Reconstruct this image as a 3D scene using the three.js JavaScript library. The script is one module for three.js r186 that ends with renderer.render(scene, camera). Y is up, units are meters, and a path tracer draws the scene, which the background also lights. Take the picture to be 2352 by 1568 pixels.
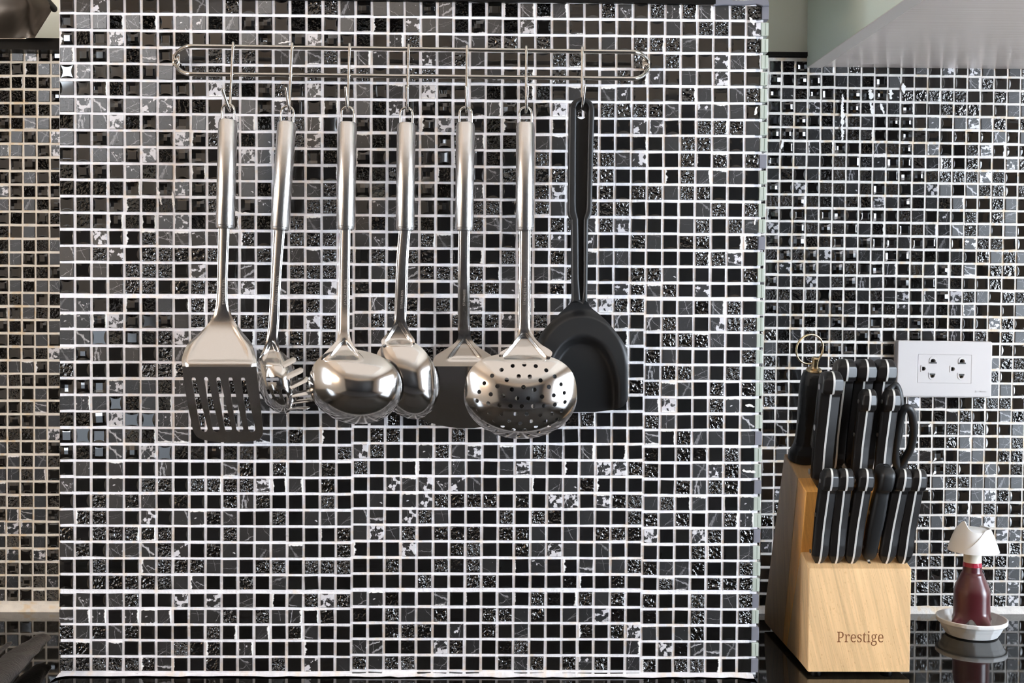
import * as THREE from 'three';
import { mergeGeometries, mergeVertices, toCreasedNormals } from 'three/addons/utils/BufferGeometryUtils.js';
import { RoundedBoxGeometry } from 'three/addons/geometries/RoundedBoxGeometry.js';
import { TextGeometry } from 'three/addons/geometries/TextGeometry.js';
import { FontLoader } from 'three/addons/loaders/FontLoader.js';
import { RectAreaLightUniformsLib } from 'three/addons/lights/RectAreaLightUniformsLib.js';
import { ImprovedNoise } from 'three/addons/math/ImprovedNoise.js';
import { Brush, Evaluator, SUBTRACTION } from 'three-bvh-csg';

// ---------------------------------------------------------------- camera, sky, lights, exposure
const V3 = THREE.Vector3, PI = Math.PI;
const scene = new THREE.Scene();
const F = 2466;                                             // focal length in pixels of the 2352 x 1568 frame
const CAM = new V3(0, 1.262, 1.08828);
const camera = new THREE.PerspectiveCamera(2 * Math.atan(784 / F) * 180 / PI, 1.5, 0.05, 50);
camera.position.copy(CAM);
camera.rotation.set(-0.02115, -0.01659, 0.00672, 'YXZ');
camera.updateMatrixWorld(true);
scene.add(camera);
scene.background = new THREE.Color().setRGB(0.78, 0.88, 1.0);        // daylight outside the window
scene.backgroundIntensity = 17;
const EXPOSURE = 1.4;
RectAreaLightUniformsLib.init();
const addedPanels = [                                         // added ceiling panels, invented for soft light: x, z, width, depth, colour, radiance
  [0.05, 1.35, 2.0, 1.3, [1.0, 0.90, 0.82], 0.42],
];
const renderer = new THREE.WebGLRenderer({ antialias: true });
renderer.toneMapping = THREE.LinearToneMapping;
renderer.toneMappingExposure = EXPOSURE;
renderer.shadowMap.enabled = true;

// ---------------------------------------------------------------- helpers
let seed = 12345;
const rnd = () => { seed = (seed * 1664525 + 1013904223) >>> 0; return seed / 4294967296; };
const rr = (a, b) => a + (b - a) * rnd();
const clamp = (x, a = 0, b = 1) => Math.min(b, Math.max(a, x));
const lerp = (a, b, t) => a + (b - a) * t;
const sstep = (a, b, x) => { const t = clamp((x - a) / (b - a)); return t * t * (3 - 2 * t); };
const lin = (r, g, b) => new THREE.Color().setRGB(r, g, b);
// the point at photograph position (u, v) on the upright plane z = const, or on the level plane y = const
function ray(u, v) { return new V3((u - 1176) / F, (784 - v) / F, -1).applyQuaternion(camera.quaternion); }
function W(u, v, z) { const d = ray(u, v); return CAM.clone().addScaledVector(d, (z - CAM.z) / d.z); }
function WY(u, v, y) { const d = ray(u, v); return CAM.clone().addScaledVector(d, (y - CAM.y) / d.y); }
function interp(table, x) {                                 // smooth (Catmull-Rom) interpolation of [[x, y...], ...]
  const n = table.length;
  if (x <= table[0][0]) return table[0].slice(1);
  if (x >= table[n - 1][0]) return table[n - 1].slice(1);
  let i = 0; while (x > table[i + 1][0]) i++;
  const p1 = table[i], p2 = table[i + 1], p0 = table[i - 1] || p1, p3 = table[i + 2] || p2, h = p2[0] - p1[0], t = (x - p1[0]) / h;
  return p1.slice(1).map((_, k) => {
    const a = p1[k + 1], b = p2[k + 1];
    let m1 = p0 === p1 ? (b - a) : (b - p0[k + 1]) / (p2[0] - p0[0]) * h, m2 = p3 === p2 ? (b - a) : (p3[k + 1] - a) / (p3[0] - p1[0]) * h;
    const t2 = t * t, t3 = t2 * t;
    return (2 * t3 - 3 * t2 + 1) * a + (t3 - 2 * t2 + t) * m1 + (-2 * t3 + 3 * t2) * b + (t3 - t2) * m2;
  });
}
const taken = {};
function numbered(n) { const k = taken[n] = (taken[n] ?? -1) + 1; return k ? `${n}_${String(k).padStart(3, '0')}` : n; }
function shade(m) { m.castShadow = true; m.receiveShadow = true; return m; }
function thing(name, label, category, pos, group) {
  const o = new THREE.Group(); o.name = numbered(name); o.position.copy(pos); o.userData = { label, category };
  if (group) o.userData.group = group;
  scene.add(o); return o;
}
function part(parent, name, geo, mat, label) {
  const m = shade(new THREE.Mesh(geo, mat)); m.name = name;
  if (label) m.userData.label = label;
  parent.add(m); return m;
}
function struct(name, geo, mat) {
  const m = shade(new THREE.Mesh(geo, mat)); m.name = name; m.userData.kind = 'structure'; scene.add(m); return m;
}
const box = (x0, x1, y0, y1, z0, z1) => { const g = new THREE.BoxGeometry(x1 - x0, y1 - y0, z1 - z0); g.translate((x0 + x1) / 2, (y0 + y1) / 2, (z0 + z1) / 2); return g; };
function tube(points, r, closed = false, seg = 64, rad = 10, tension = 0.5) {
  const curve = new THREE.CatmullRomCurve3(points, closed, 'catmullrom', tension);
  const g = new THREE.TubeGeometry(curve, seg, r, rad, closed);
  if (closed) return g;
  const caps = [0, 1].map(t => { const s = new THREE.SphereGeometry(r, rad, 8); s.translate(...curve.getPointAt(t).toArray()); return s; });
  return merge([g, ...caps]);
}
function merge(list) { return mergeGeometries(list.map(g => (g.index ? g.toNonIndexed() : g))); }
// a closed solid between a front grid and a back grid of points, smooth on each face and crisp at the rim
function solid(front, back, closedAcross = false) {
  const nu = front.length, nv = front[0].length, pos = [], idx = [], uv = [];
  const sheet = (grid, flip) => {
    const b = pos.length / 3;
    grid.forEach((row, i) => row.forEach((p, j) => { pos.push(p.x, p.y, p.z); uv.push(p.x * 1, p.y * 1); }));
    for (let i = 0; i < nu - 1; i++) for (let j = 0; j < nv - 1; j++) {
      const a = b + i * nv + j, c = a + 1, d = a + nv, e = d + 1;
      flip ? idx.push(a, c, d, c, e, d) : idx.push(a, d, c, c, d, e);
    }
  };
  sheet(front, false); sheet(back, true);
  const strip = (A, B, flip) => {
    const b = pos.length / 3;
    A.forEach((p, i) => { const q = B[i]; pos.push(p.x, p.y, p.z, q.x, q.y, q.z); uv.push(p.x, p.y, q.x, q.y); });
    for (let i = 0; i < A.length - 1; i++) { const a = b + i * 2; flip ? idx.push(a, a + 2, a + 1, a + 1, a + 2, a + 3) : idx.push(a, a + 1, a + 2, a + 1, a + 3, a + 2); }
  };
  const col = (g, j) => g.map(r => r[j]);
  strip(front[0], back[0], true); strip(front[nu - 1], back[nu - 1], false);
  if (!closedAcross) { strip(col(front, 0), col(back, 0), false); strip(col(front, nv - 1), col(back, nv - 1), true); }
  const g = new THREE.BufferGeometry();
  g.setAttribute('position', new THREE.Float32BufferAttribute(pos, 3));
  g.setAttribute('uv', new THREE.Float32BufferAttribute(uv, 2));
  g.setIndex(idx); g.computeVertexNormals(); return g;
}
// sheet metal or plastic: rows of [v, uLeft, uRight] in photograph pixels, z(u, v, t) its front, t = -1..1 across
function sheetOf(table, z, thick, origin, nr = 90, nc = 21) {
  const v0 = table[0][0], v1 = table[table.length - 1][0], A = [], B = [];
  for (let i = 0; i < nr; i++) {
    const v = lerp(v0, v1, i / (nr - 1)), [l, r] = interp(table, v), ra = [], rb = [];
    for (let j = 0; j < nc; j++) {
      const t = -1 + 2 * j / (nc - 1), u = lerp(l, r, j / (nc - 1)), zz = z(u, v, t);
      ra.push(W(u, v, zz).sub(origin)); rb.push(W(u, v, zz).sub(origin).add(new V3(0, 0, -thick)));
    }
    A.push(ra); B.push(rb);
  }
  return solid(A, B);
}
function texture(w, h, fn, srgb = false, rep = true) {
  const d = new Uint8Array(w * h * 4);
  for (let y = 0; y < h; y++) for (let x = 0; x < w; x++) { const c = fn(x, y), k = (y * w + x) * 4; d[k] = clamp(c[0]) * 255; d[k + 1] = clamp(c[1]) * 255; d[k + 2] = clamp(c[2]) * 255; d[k + 3] = 255; }
  const t = new THREE.DataTexture(d, w, h, THREE.RGBAFormat);
  t.magFilter = THREE.LinearFilter; t.minFilter = THREE.LinearFilter;
  if (rep) t.wrapS = t.wrapT = THREE.RepeatWrapping;
  if (srgb) t.colorSpace = THREE.SRGBColorSpace;
  t.needsUpdate = true; return t;
}
const H = new Float32Array(65536); { let s = 777; for (let i = 0; i < 65536; i++) { s = (s * 1664525 + 1013904223) >>> 0; H[i] = s / 4294967296; } }
const hash = (x, y) => H[((x * 73 + y * 157 + ((x * y) & 31) * 977) & 65535)];
function vn(x, y) { const i = Math.floor(x), j = Math.floor(y), a = x - i, b = y - j, s = a * a * (3 - 2 * a), t = b * b * (3 - 2 * b); return lerp(lerp(hash(i, j), hash(i + 1, j), s), lerp(hash(i, j + 1), hash(i + 1, j + 1), s), t); }
const fbm = (x, y) => vn(x, y) * 0.55 + vn(x * 2.1 + 37, y * 2.1 + 11) * 0.28 + vn(x * 4.3 + 5, y * 4.3 + 71) * 0.17;
const vnp = (x, y, px, py) => { const w = (a, p) => ((a % p) + p) % p, i = Math.floor(x), j = Math.floor(y), a = x - i, b = y - j, s = a * a * (3 - 2 * a), t = b * b * (3 - 2 * b), h = (p, q) => hash(w(p, px) + 300, w(q, py) + 900); return lerp(lerp(h(i, j), h(i + 1, j), s), lerp(h(i, j + 1), h(i + 1, j + 1), s), t); };

// ---------------------------------------------------------------- materials
const std = (o) => new THREE.MeshStandardMaterial(o), phy = (o) => new THREE.MeshPhysicalMaterial(o);
const brushTex = texture(256, 64, (x, y) => { const n = 0.5 + 0.5 * (vnp(x * 1.0, y * 0.06, 256, 4) - 0.5) + 0.3 * (vnp(x * 0.4 + 9, y * 0.12, 103, 8) - 0.5); return [n, n, n]; });
const M = {
  steel: std({ color: lin(0.60, 0.575, 0.55), metalness: 1, roughness: 0.13 }),
  steelSatin: std({ color: lin(0.60, 0.575, 0.55), metalness: 1, roughness: 0.22 }),
  handle: std({ color: lin(0.62, 0.60, 0.585), metalness: 1, roughness: 0.25 }),
  wire: std({ color: lin(0.62, 0.59, 0.55), metalness: 1, roughness: 0.18 }),
  brass: std({ color: lin(0.55, 0.42, 0.25), metalness: 1, roughness: 0.25 }),
  nylon: phy({ color: lin(0.007, 0.007, 0.0075), roughness: 0.46 }),
  knifeBlack: phy({ color: lin(0.010, 0.009, 0.009), roughness: 0.34, ior: 1.42 }),
  tang: std({ color: lin(0.80, 0.78, 0.74), metalness: 0.45, roughness: 0.32 }),
  rivet: std({ color: lin(0.35, 0.34, 0.34), metalness: 1, roughness: 0.3 }),
  plastic: phy({ color: lin(0.52, 0.485, 0.47), roughness: 0.38 }),
  socketDark: std({ color: lin(0.03, 0.028, 0.025), roughness: 0.6 }),
  brassContact: std({ color: lin(0.45, 0.35, 0.18), metalness: 1, roughness: 0.4 }),
  print: std({ color: lin(0.46, 0.44, 0.43), roughness: 0.6 }),
  white: phy({ color: lin(0.82, 0.81, 0.79), roughness: 0.38 }),
  collar: phy({ color: lin(0.80, 0.74, 0.62), roughness: 0.4 }),
  maroon: phy({ color: lin(0.085, 0.014, 0.018), roughness: 0.3, clearcoat: 0.4, clearcoatRoughness: 0.25 }),
  redNeck: phy({ color: lin(0.42, 0.02, 0.05), roughness: 0.3 }),
  plaster: std({ color: lin(0.86, 0.87, 0.78), roughness: 0.9 }),
  black: phy({ color: lin(0.004, 0.004, 0.004), roughness: 0.3, ior: 1.3 }),
  wallPaint: std({ color: lin(0.52, 0.42, 0.33), roughness: 0.9 }),
  ceiling: std({ color: lin(0.66, 0.58, 0.50), roughness: 0.95 }),
  floor: std({ color: lin(0.035, 0.034, 0.036), roughness: 0.6 }),
  slot: std({ color: lin(0.01, 0.008, 0.006), roughness: 0.9 }),
  addedDark: std({ color: lin(0.020, 0.021, 0.025), roughness: 0.5 }),
};
const groutBump = texture(512, 512, (x, y) => { const n = 0.6 * vnp(x / 8, y / 8, 64, 64) + 0.4 * vnp(x / 2.5, y / 2.5, 205, 205); return [n, n, n]; });
const groutMap = (r, g, b, stain) => texture(512, 512, (x, y) => { const n = vnp(x / 40, y / 40, 13, 13), m = vnp(x / 9 + 3, y / 9, 57, 57), s = stain * sstep(0.62, 0.95, n * 0.6 + m * 0.5), k = 0.94 + 0.06 * m; return [r * k - s * 0.06, g * k - s * 0.14, b * k - s * 0.25]; }, true);
function groutMat(r, g, b, stain) {
  const map = groutMap(r, g, b, stain), bump = groutBump.clone(); map.repeat.set(4, 4); bump.repeat.set(8, 8); bump.needsUpdate = true;
  return std({ map, bumpMap: bump, bumpScale: 0.0004, roughness: 0.85 });
}
M.grout = groutMat(0.955, 0.945, 0.955, 0.4);
M.groutRight = groutMat(0.895, 0.87, 0.845, 0.6);  // tinted darker to hold back the window light on this wall
M.groutLeft = groutMat(0.92, 0.89, 0.84, 0.6);  // beige tint stands in for warm light on the left wall
// wood: uv in metres, grain along v
const woodTex = texture(512, 512, (x, y) => {
  const wob = 6 * vnp(x / 64, y / 128, 8, 4), g = vnp((x + wob) / 3, y / 120, 171, 5) * 0.5 + vnp((x + wob) / 14, y / 256, 37, 2) * 0.5;
  const pore = vnp(x / 1.5, y / 12, 341, 43) > 0.88 ? 0.07 : 0, band = 0.10 * (vnp(x / 70 + 5, y / 512, 8, 1) - 0.5);
  const k = 0.86 + 0.16 * (g - 0.5) + band - pore;
  return [k, k * (0.985 - pore * 0.5), k * (0.95 - pore)];
}, true);
function wood(r, g, b, rep = 9, rot = 0) { const t = woodTex.clone(); t.repeat.set(rep, rep); t.rotation = rot; t.needsUpdate = true; return phy({ color: lin(r, g, b), map: t, roughness: 0.42 }); }
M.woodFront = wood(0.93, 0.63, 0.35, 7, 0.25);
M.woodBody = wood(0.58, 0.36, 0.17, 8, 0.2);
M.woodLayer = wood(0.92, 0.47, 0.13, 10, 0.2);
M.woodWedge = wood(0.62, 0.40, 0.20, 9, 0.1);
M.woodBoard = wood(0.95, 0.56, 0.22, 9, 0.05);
M.engrave = std({ color: lin(0.17, 0.055, 0.008), roughness: 0.7 });
const graniteTex = texture(1024, 1024, (x, y) => { const s = vnp(x / 2.2, y / 2.2, 465, 465), m = vnp(x / 5 + 7, y / 5, 205, 205), k = s > 0.93 ? 0.26 : (s > 0.86 && m > 0.5 ? 0.15 : 0.055 + 0.02 * m); return [k, k * 0.97, k * 0.92]; }, true);
graniteTex.repeat.set(3, 3);
M.granite = phy({ map: graniteTex, roughness: 0.04, ior: 1.5 });
const lamTex = texture(64, 512, (x, y) => { const n = 0.5 * vnp(x / 32, y / 1.4, 2, 365) + 0.5 * vnp(x / 64 + 3, y / 3.5, 1, 146); return [n, n, n]; });
lamTex.repeat.set(2, 3);
M.underside = std({ color: lin(0.80, 0.70, 0.64), metalness: 0.4, roughness: 0.26, bumpMap: lamTex, bumpScale: 0.00025 });
M.sidePanel = std({ color: lin(0.50, 0.55, 0.49), roughness: 0.55 });
M.edgeBand = std({ color: lin(0.62, 0.56, 0.51), metalness: 0.2, roughness: 0.35 });
M.sheetMetal = std({ color: lin(0.10, 0.083, 0.068), metalness: 0.8, roughness: 0.42 });
M.darkStick = std({ color: lin(0.018, 0.014, 0.012), roughness: 0.45, bumpMap: groutBump, bumpScale: 0.0006 });
M.edgeGlass = phy({ color: lin(0.43, 0.47, 0.41), roughness: 0.18, ior: 1.6 });
M.edgeMarble = phy({ color: lin(0.18, 0.18, 0.21), roughness: 0.4 });
M.edgeLine = std({ color: lin(0.16, 0.20, 0.16), roughness: 0.4 });

// ---------------------------------------------------------------- mosaic tile faces: 256 faces in one set of maps
// kinds: 0..79 veined marble, 80..167 hammered glass, 168..255 plain dished glass
const CELL = 128, AT = 2048;
const atlas = { c: new Uint8Array(AT * AT * 4), n: new Uint8Array(AT * AT * 4), r: new Uint8Array(AT * AT * 4) };
{
  const pn = new ImprovedNoise();
  const hgt = new Float32Array(CELL * CELL), PX = 0.0142 / CELL;
  for (let k = 0; k < 256; k++) {
    const cx = (k % 16) * CELL, cy = Math.floor(k / 16) * CELL, ox = k * 17.3, oy = k * 9.1;
    const kind = k < 80 ? 0 : k < 168 ? 1 : 2;
    const veins = [], nV = kind ? 0 : 1 + Math.floor(rr(0, 5)), white = kind ? 0 : (k < 24 ? rr(0.42, 0.58) : rr(0.70, 0.95));
    for (let i = 0; i < nV; i++) { const a = rr(0, PI), len = rr(0.3, 1.3); veins.push([rr(0.05, 0.95), rr(0.05, 0.95), Math.cos(a), Math.sin(a), rnd() < 0.3 ? rr(0.03, 0.09) : rr(0.006, 0.02), rr(0.4, 1), len]); }
    const smear = [0, 1, 2, 3].map(() => rnd() < 0.05 ? rr(0.05, 0.2) : rr(0, 0.012)), blob = rnd() < 0 ? [rr(0, 1), rr(0, 1), rr(0.08, 0.25)] : null;
    const amp = kind === 1 ? rr(0.8, 2.0) : 0, frq = rr(3.2, 5.5), ringX = rr(0.3, 0.7), ringY = rr(0.3, 0.7), ring = rnd() < 0.4 ? 1 : 0;
    const arcs = [0, 1, 2, 3].map(() => kind === 2 && rnd() < 0.8 ? rr(0.10, 0.24) : 0), dish = rr(-1, 1), tone = rr(0.7, 1.3);
    for (let y = 0; y < CELL; y++) for (let x = 0; x < CELL; x++) {
      const X = (x + 0.5) / CELL, Y = (y + 0.5) / CELL;
      let h = 0;
      if (kind === 1) {
const ca = Math.cos(k), sa = Math.sin(k), px = (X * ca - Y * sa) * frq, py = (X * sa + Y * ca) * frq, d = Math.hypot(X - ringX, Y - ringY);
        h = amp * 0.00080 * (pn.noise(px + ox, py + oy, k * 3.7) + 0.42 * pn.noise(px * 2.1 + oy, py * 2.1 + ox, k)) + ring * amp * 0.00022 * Math.cos(d * 20) * Math.exp(-d * d * 12);
      } else if (kind === 2) {
        const dd = [X, 1 - X, Y, 1 - Y], ee = [Y, Y, X, X];
        for (let s = 0; s < 4; s++) if (arcs[s]) { const q = arcs[s] * (1 - (2 * ee[s] - 1) ** 2), g = q - dd[s]; if (g > 0) h += 0.0142 * 0.105 * Math.min(g, 0.5) * Math.min(1, g / 0.03); }
        h += dish * 0.00012 * ((X - 0.5) ** 2 + (Y - 0.5) ** 2) * 2;
      } else h = 0.000003 * vn(X * 20 + ox, Y * 20);
      hgt[y * CELL + x] = h;
    }
    for (let y = 0; y < CELL; y++) for (let x = 0; x < CELL; x++) {
      const X = (x + 0.5) / CELL, Y = (y + 0.5) / CELL, p = ((cy + y) * AT + cx + x) * 4;
      const xm = Math.max(x - 1, 0), xp = Math.min(x + 1, CELL - 1), ym = Math.max(y - 1, 0), yp = Math.min(y + 1, CELL - 1);
      let sx = -(hgt[y * CELL + xp] - hgt[y * CELL + xm]) / ((xp - xm) * PX), sy = -(hgt[yp * CELL + x] - hgt[ym * CELL + x]) / ((yp - ym) * PX);
      let R, G, B, rough;
      if (kind === 0) {
        const q = fbm(X * 4 + ox, Y * 4 + oy), wx = X + 0.16 * (fbm(X * 5 + oy, Y * 5 + ox) - 0.5), wy = Y + 0.16 * (fbm(X * 5 + 50 + ox, Y * 5 + oy) - 0.5);
        let w = sstep(white, white + 0.10, q) * 0.95;
        for (const [vx, vy, ca, sa, wd, st, len] of veins) {
          const dx = wx - vx, dy = wy - vy, al = dx * ca + dy * sa, pe = Math.abs(-dx * sa + dy * ca), ww = wd * (0.5 + 1.1 * vn(al * 9 + ox, vx * 50));
          if (Math.abs(al) < len) w = Math.max(w, st * (1 - sstep(ww * 0.5, ww, pe)) * (0.6 + 0.4 * vn(X * 30, Y * 30)));
        }
        w = Math.max(w, 0.05 * sstep(0.45, 0.8, fbm(X * 9 + oy, Y * 9)));
        const bt = 0.055 * tone * (0.9 + 0.2 * fbm(X * 14 + ox, Y * 14));
        R = lerp(bt, 0.86, w); G = lerp(bt * 0.98, 0.85, w); B = lerp(bt * 1.06, 0.86, w); rough = 0.44;
      } else { const bt = kind === 1 ? 0.06 : 0.075; R = bt * tone * 1.05; G = bt * tone; B = bt * tone * 0.98; rough = kind === 1 ? 0.035 : 0.05; }
      const e = [X, 1 - X, Y, 1 - Y], f = [Y, Y, X, X]; let gr = 0;
      for (let s = 0; s < 4; s++) { const reach = smear[s] * (0.3 + 0.9 * vn(f[s] * 5 + ox + s * 31, oy) + 0.5 * vn(f[s] * 19 + oy, ox + s)) + 0.008 * vn(f[s] * 40 + s * 9, ox); gr = Math.max(gr, 1 - sstep(reach * 0.6, reach + 0.012, e[s])); }
      if (blob) gr = Math.max(gr, 1 - sstep(blob[2] * 0.5, blob[2] * 0.8, Math.hypot(X - blob[0], Y - blob[1]) + 0.2 * (fbm(X * 8 + ox, Y * 8) - 0.5)));
      if (kind === 1) gr = Math.max(gr, 0);
      R = lerp(R, 0.93, gr); G = lerp(G, 0.92, gr); B = lerp(B, 0.91, gr); rough = lerp(rough, 0.8, gr); sx *= 1 - gr; sy *= 1 - gr;
      const il = 1 / Math.hypot(sx, sy, 1);
      atlas.c.set([clamp(R) * 255, clamp(G) * 255, clamp(B) * 255, 255], p);
      atlas.n.set([(sx * il * 0.5 + 0.5) * 255, (sy * il * 0.5 + 0.5) * 255, (il * 0.5 + 0.5) * 255, 255], p);
      atlas.r.set([0, rough * 255, 0, 255], p);
    }
  }
}
function atlasTex(d, srgb) { const t = new THREE.DataTexture(d, AT, AT, THREE.RGBAFormat); t.magFilter = t.minFilter = THREE.LinearFilter; if (srgb) t.colorSpace = THREE.SRGBColorSpace; t.needsUpdate = true; return t; }
M.tile = phy({ map: atlasTex(atlas.c, true), normalMap: atlasTex(atlas.n), roughnessMap: atlasTex(atlas.r), roughness: 1, ior: 1.78 });
// one tile: bevelled slab 1 x 1 (scaled when placed), face at z = 0, sides going back 4 mm
function tileGeometry(cell) {
  const b = 0.028, d = -0.004, zb = -0.0004, P = [], U = [], N = [], I = [];
  const u0 = (cell % 16) / 16, v0 = Math.floor(cell / 16) / 16, m = 0.03 / 16, S = 1 / 16 - 2 * m;
  const put = (x, y, z, n) => { P.push(x, y, z); U.push(u0 + m + (x + 0.5) * S, v0 + m + (y + 0.5) * S); N.push(...n); return P.length / 3 - 1; };
  const q = (pts, n) => { const k = pts.map(p => put(...p, n)); I.push(k[0], k[1], k[2], k[0], k[2], k[3]); };
  const i = 0.5 - b, o = 0.5;
  q([[-i, -i, 0], [i, -i, 0], [i, i, 0], [-i, i, 0]], [0, 0, 1]);
  const s = Math.SQRT1_2;
  for (let k = 0; k < 4; k++) {
    const c = [1, 0, -1, 0][k], t = [0, 1, 0, -1][k], R = (x, y, z) => [x * c - y * t, x * t + y * c, z];
    q([R(i, -i, 0), R(o, -o, zb), R(o, o, zb), R(i, i, 0)], [c * s, t * s, s]);
    q([R(o, -o, zb), R(o, -o, d), R(o, o, d), R(o, o, zb)], [c, t, 0]);
  }
  const g = new THREE.BufferGeometry();
  g.setAttribute('position', new THREE.Float32BufferAttribute(P, 3)); g.setAttribute('uv', new THREE.Float32BufferAttribute(U, 2)); g.setAttribute('normal', new THREE.Float32BufferAttribute(N, 3)); g.setIndex(I);
  return g;
}
const tileGeo = Array.from({ length: 256 }, (_, k) => tileGeometry(k));
function pickCell() { const r = rnd(); return r < 0.02 ? Math.floor(rr(0, 24)) : r < 0.26 ? Math.floor(rr(24, 80)) : r < 0.58 ? Math.floor(rr(80, 168)) : Math.floor(rr(168, 256)); }
// the palest, most veined tiles, where the photograph shows them
const PALE = [[265, 84], [189, 163], [190, 240], [339, 241], [491, 201], [416, 318], [490, 281], [342, 355], [715, 204], [717, 319], [905, 240], [417, 433], [641, 241], [982, 135], [981, 207], [1280, 246], [1465, 287], [1507, 287], [1279, 435], [413, 510], [569, 659], [417, 775], [755, 657], [718, 740],
  [1094, 699], [1167, 736], [1390, 699], [1423, 660], [903, 1113], [977, 1113], [1051, 1113], [940, 1185], [864, 1222], [939, 1259], [1012, 1485], [1449, 1449], [1376, 1412], [1338, 1522], [1312, 1144], [1386, 1145], [1424, 1075], [1644, 1078], [260, 581], [266, 888], [264, 961], [262, 296], [1727, 67], [1655, 142], [1655, 180],
  [1285, 545], [1610, 660], [1690, 590], [830, 1035], [345, 1040], [340, 1190], [1290, 1150], [480, 1370], [765, 1372], [425, 1375], [937, 47], [1208, 53], [1200, 1090],
  [2174, 166], [2263, 351], [2319, 376], [1833, 429], [1891, 583], [1858, 646], [2072, 677], [2220, 708], [2279, 741], [2264, 1197], [2291, 1229], [2324, 1229], [2319, 1348], [2264, 1140], [54, 1211], [85, 1282], [66, 128]];
// lay tiles (each with photograph corners) on the plane z; the first `single` by rank are parts, the rest one part of kind stuff
function layTiles(wall, tiles, single) {
  const rest = [], ranked = tiles.slice().sort((a, b) => b.rank - a.rank), keep = new Set(ranked.slice(0, single).filter(t => t.rank > 0));
  for (const t of tiles) {
    const a = W(t.u0, t.v0, t.z), b = W(t.u1, t.v0, t.z), c = W(t.u0, t.v1, t.z);
    const cx = (b.x + c.x) / 2, cy = (b.y + c.y) / 2, w = a.distanceTo(b), h = a.distanceTo(c);
    const pale = PALE.some(([u, v]) => u > t.u0 - 2 && u < t.u1 + 2 && v > t.v0 - 2 && v < t.v1 + 2), m = new THREE.Mesh(tileGeo[pale ? Math.floor(rr(0, 24)) : pickCell()], M.tile);
    m.position.set(cx + rr(-2, 2) * 1e-4, cy + rr(-2, 2) * 1e-4, t.z + rr(-1, 1) * 1.5e-4);
    m.rotation.set(rr(-1, 1) * 0.012, rr(-1, 1) * 0.012, Math.atan2(b.y - a.y, b.x - a.x) + rr(-1, 1) * (rnd() < 0.08 ? 0.05 : 0.014));
    m.scale.set(w * rr(0.975, 1.025), h * rr(0.975, 1.025), 1);
    if (keep.has(t)) { m.name = 'mosaic_tile'; shade(m); wall.add(m); } else { m.updateMatrix(); rest.push(m.geometry.clone().applyMatrix4(m.matrix)); }
  }
  if (rest.length) part(wall, 'mosaic_tiles', merge(rest), M.tile).userData.kind = 'stuff';
}
function slabUV(g, s = 1) { const p = g.attributes.position, u = g.attributes.uv; for (let i = 0; i < p.count; i++) u.setXY(i, (p.getX(i) + p.getZ(i)) * s, (p.getY(i) + p.getZ(i) * 0.3) * s); return g; }
const wallThing = (name, geo, mat) => { const w = struct(name, geo, mat); return w; };

// ---------------------------------------------------------------- walls round the work top
const ZB = -0.23432, CY = 0.8985;                               // back wall plane, work top height
const TILE_OUT = 0.0006;
// pillar
const pCols = [[0, 136.6], [15, 700.8], [18, 812.2], [30, 1259.3], [42, 1701.3], [43, 1738]];
const pRowL = [[0, -4.5], [1, 33.2], [7, 263], [14, 529.6], [17, 642], [18, 683.6], [23, 871.5], [28, 1060.4], [35, 1321.6], [36, 1363], [40, 1510], [41, 1546]];
const pRowR = [[0, 13.2], [7, 278.6], [14, 541.8], [27, 1028.4], [33, 1253.7], [40, 1513.4], [41, 1550]];
const pieceLin = (T, x) => { let i = 0; while (i < T.length - 2 && x > T[i + 1][0]) i++; const [a, b] = [T[i], T[i + 1]]; return lerp(a[1], b[1], (x - a[0]) / (b[0] - a[0])); };
const pCol = (c, v) => pieceLin(pCols, c) + (v - 1110) * (-0.0007 - 0.0142 * c / 42);
const pRow = (r, u, c) => lerp(pieceLin(pRowL, r), pieceLin(pRowR, r), (u - 165) / 1560) + (c >= 18 && c < 36 && r >= 18 ? -4.5 : 0);
const blocked = (u, v) => (u > 395 && u < 1495 && v > 95 && v < 195) || (u > 480 && u < 560 && v < 750 && v > 200) || (u > 610 && u < 690 && v < 760 && v > 190) || (u > 760 && u < 830 && v < 790 && v > 190) || (u > 895 && u < 965 && v < 780 && v > 190) || (u > 1035 && u < 1100 && v < 780 && v > 190) || (u > 1175 && u < 1240 && v < 780 && v > 190) || (u > 1290 && u < 1375 && v < 720 && v > 190) || (u > 405 && u < 1450 && v > 700 && v < 1020);
const leftEdge = W(137, 800, 0).x, rightEdge = W(1728.5, 800, 0).x;
const pillar = wallThing('wall_pillar', slabUV(box(leftEdge + 0.0002, rightEdge, CY, W(900, 5, 0).y + 0.004, ZB - 0.03, -0.0004)), M.grout);
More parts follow.
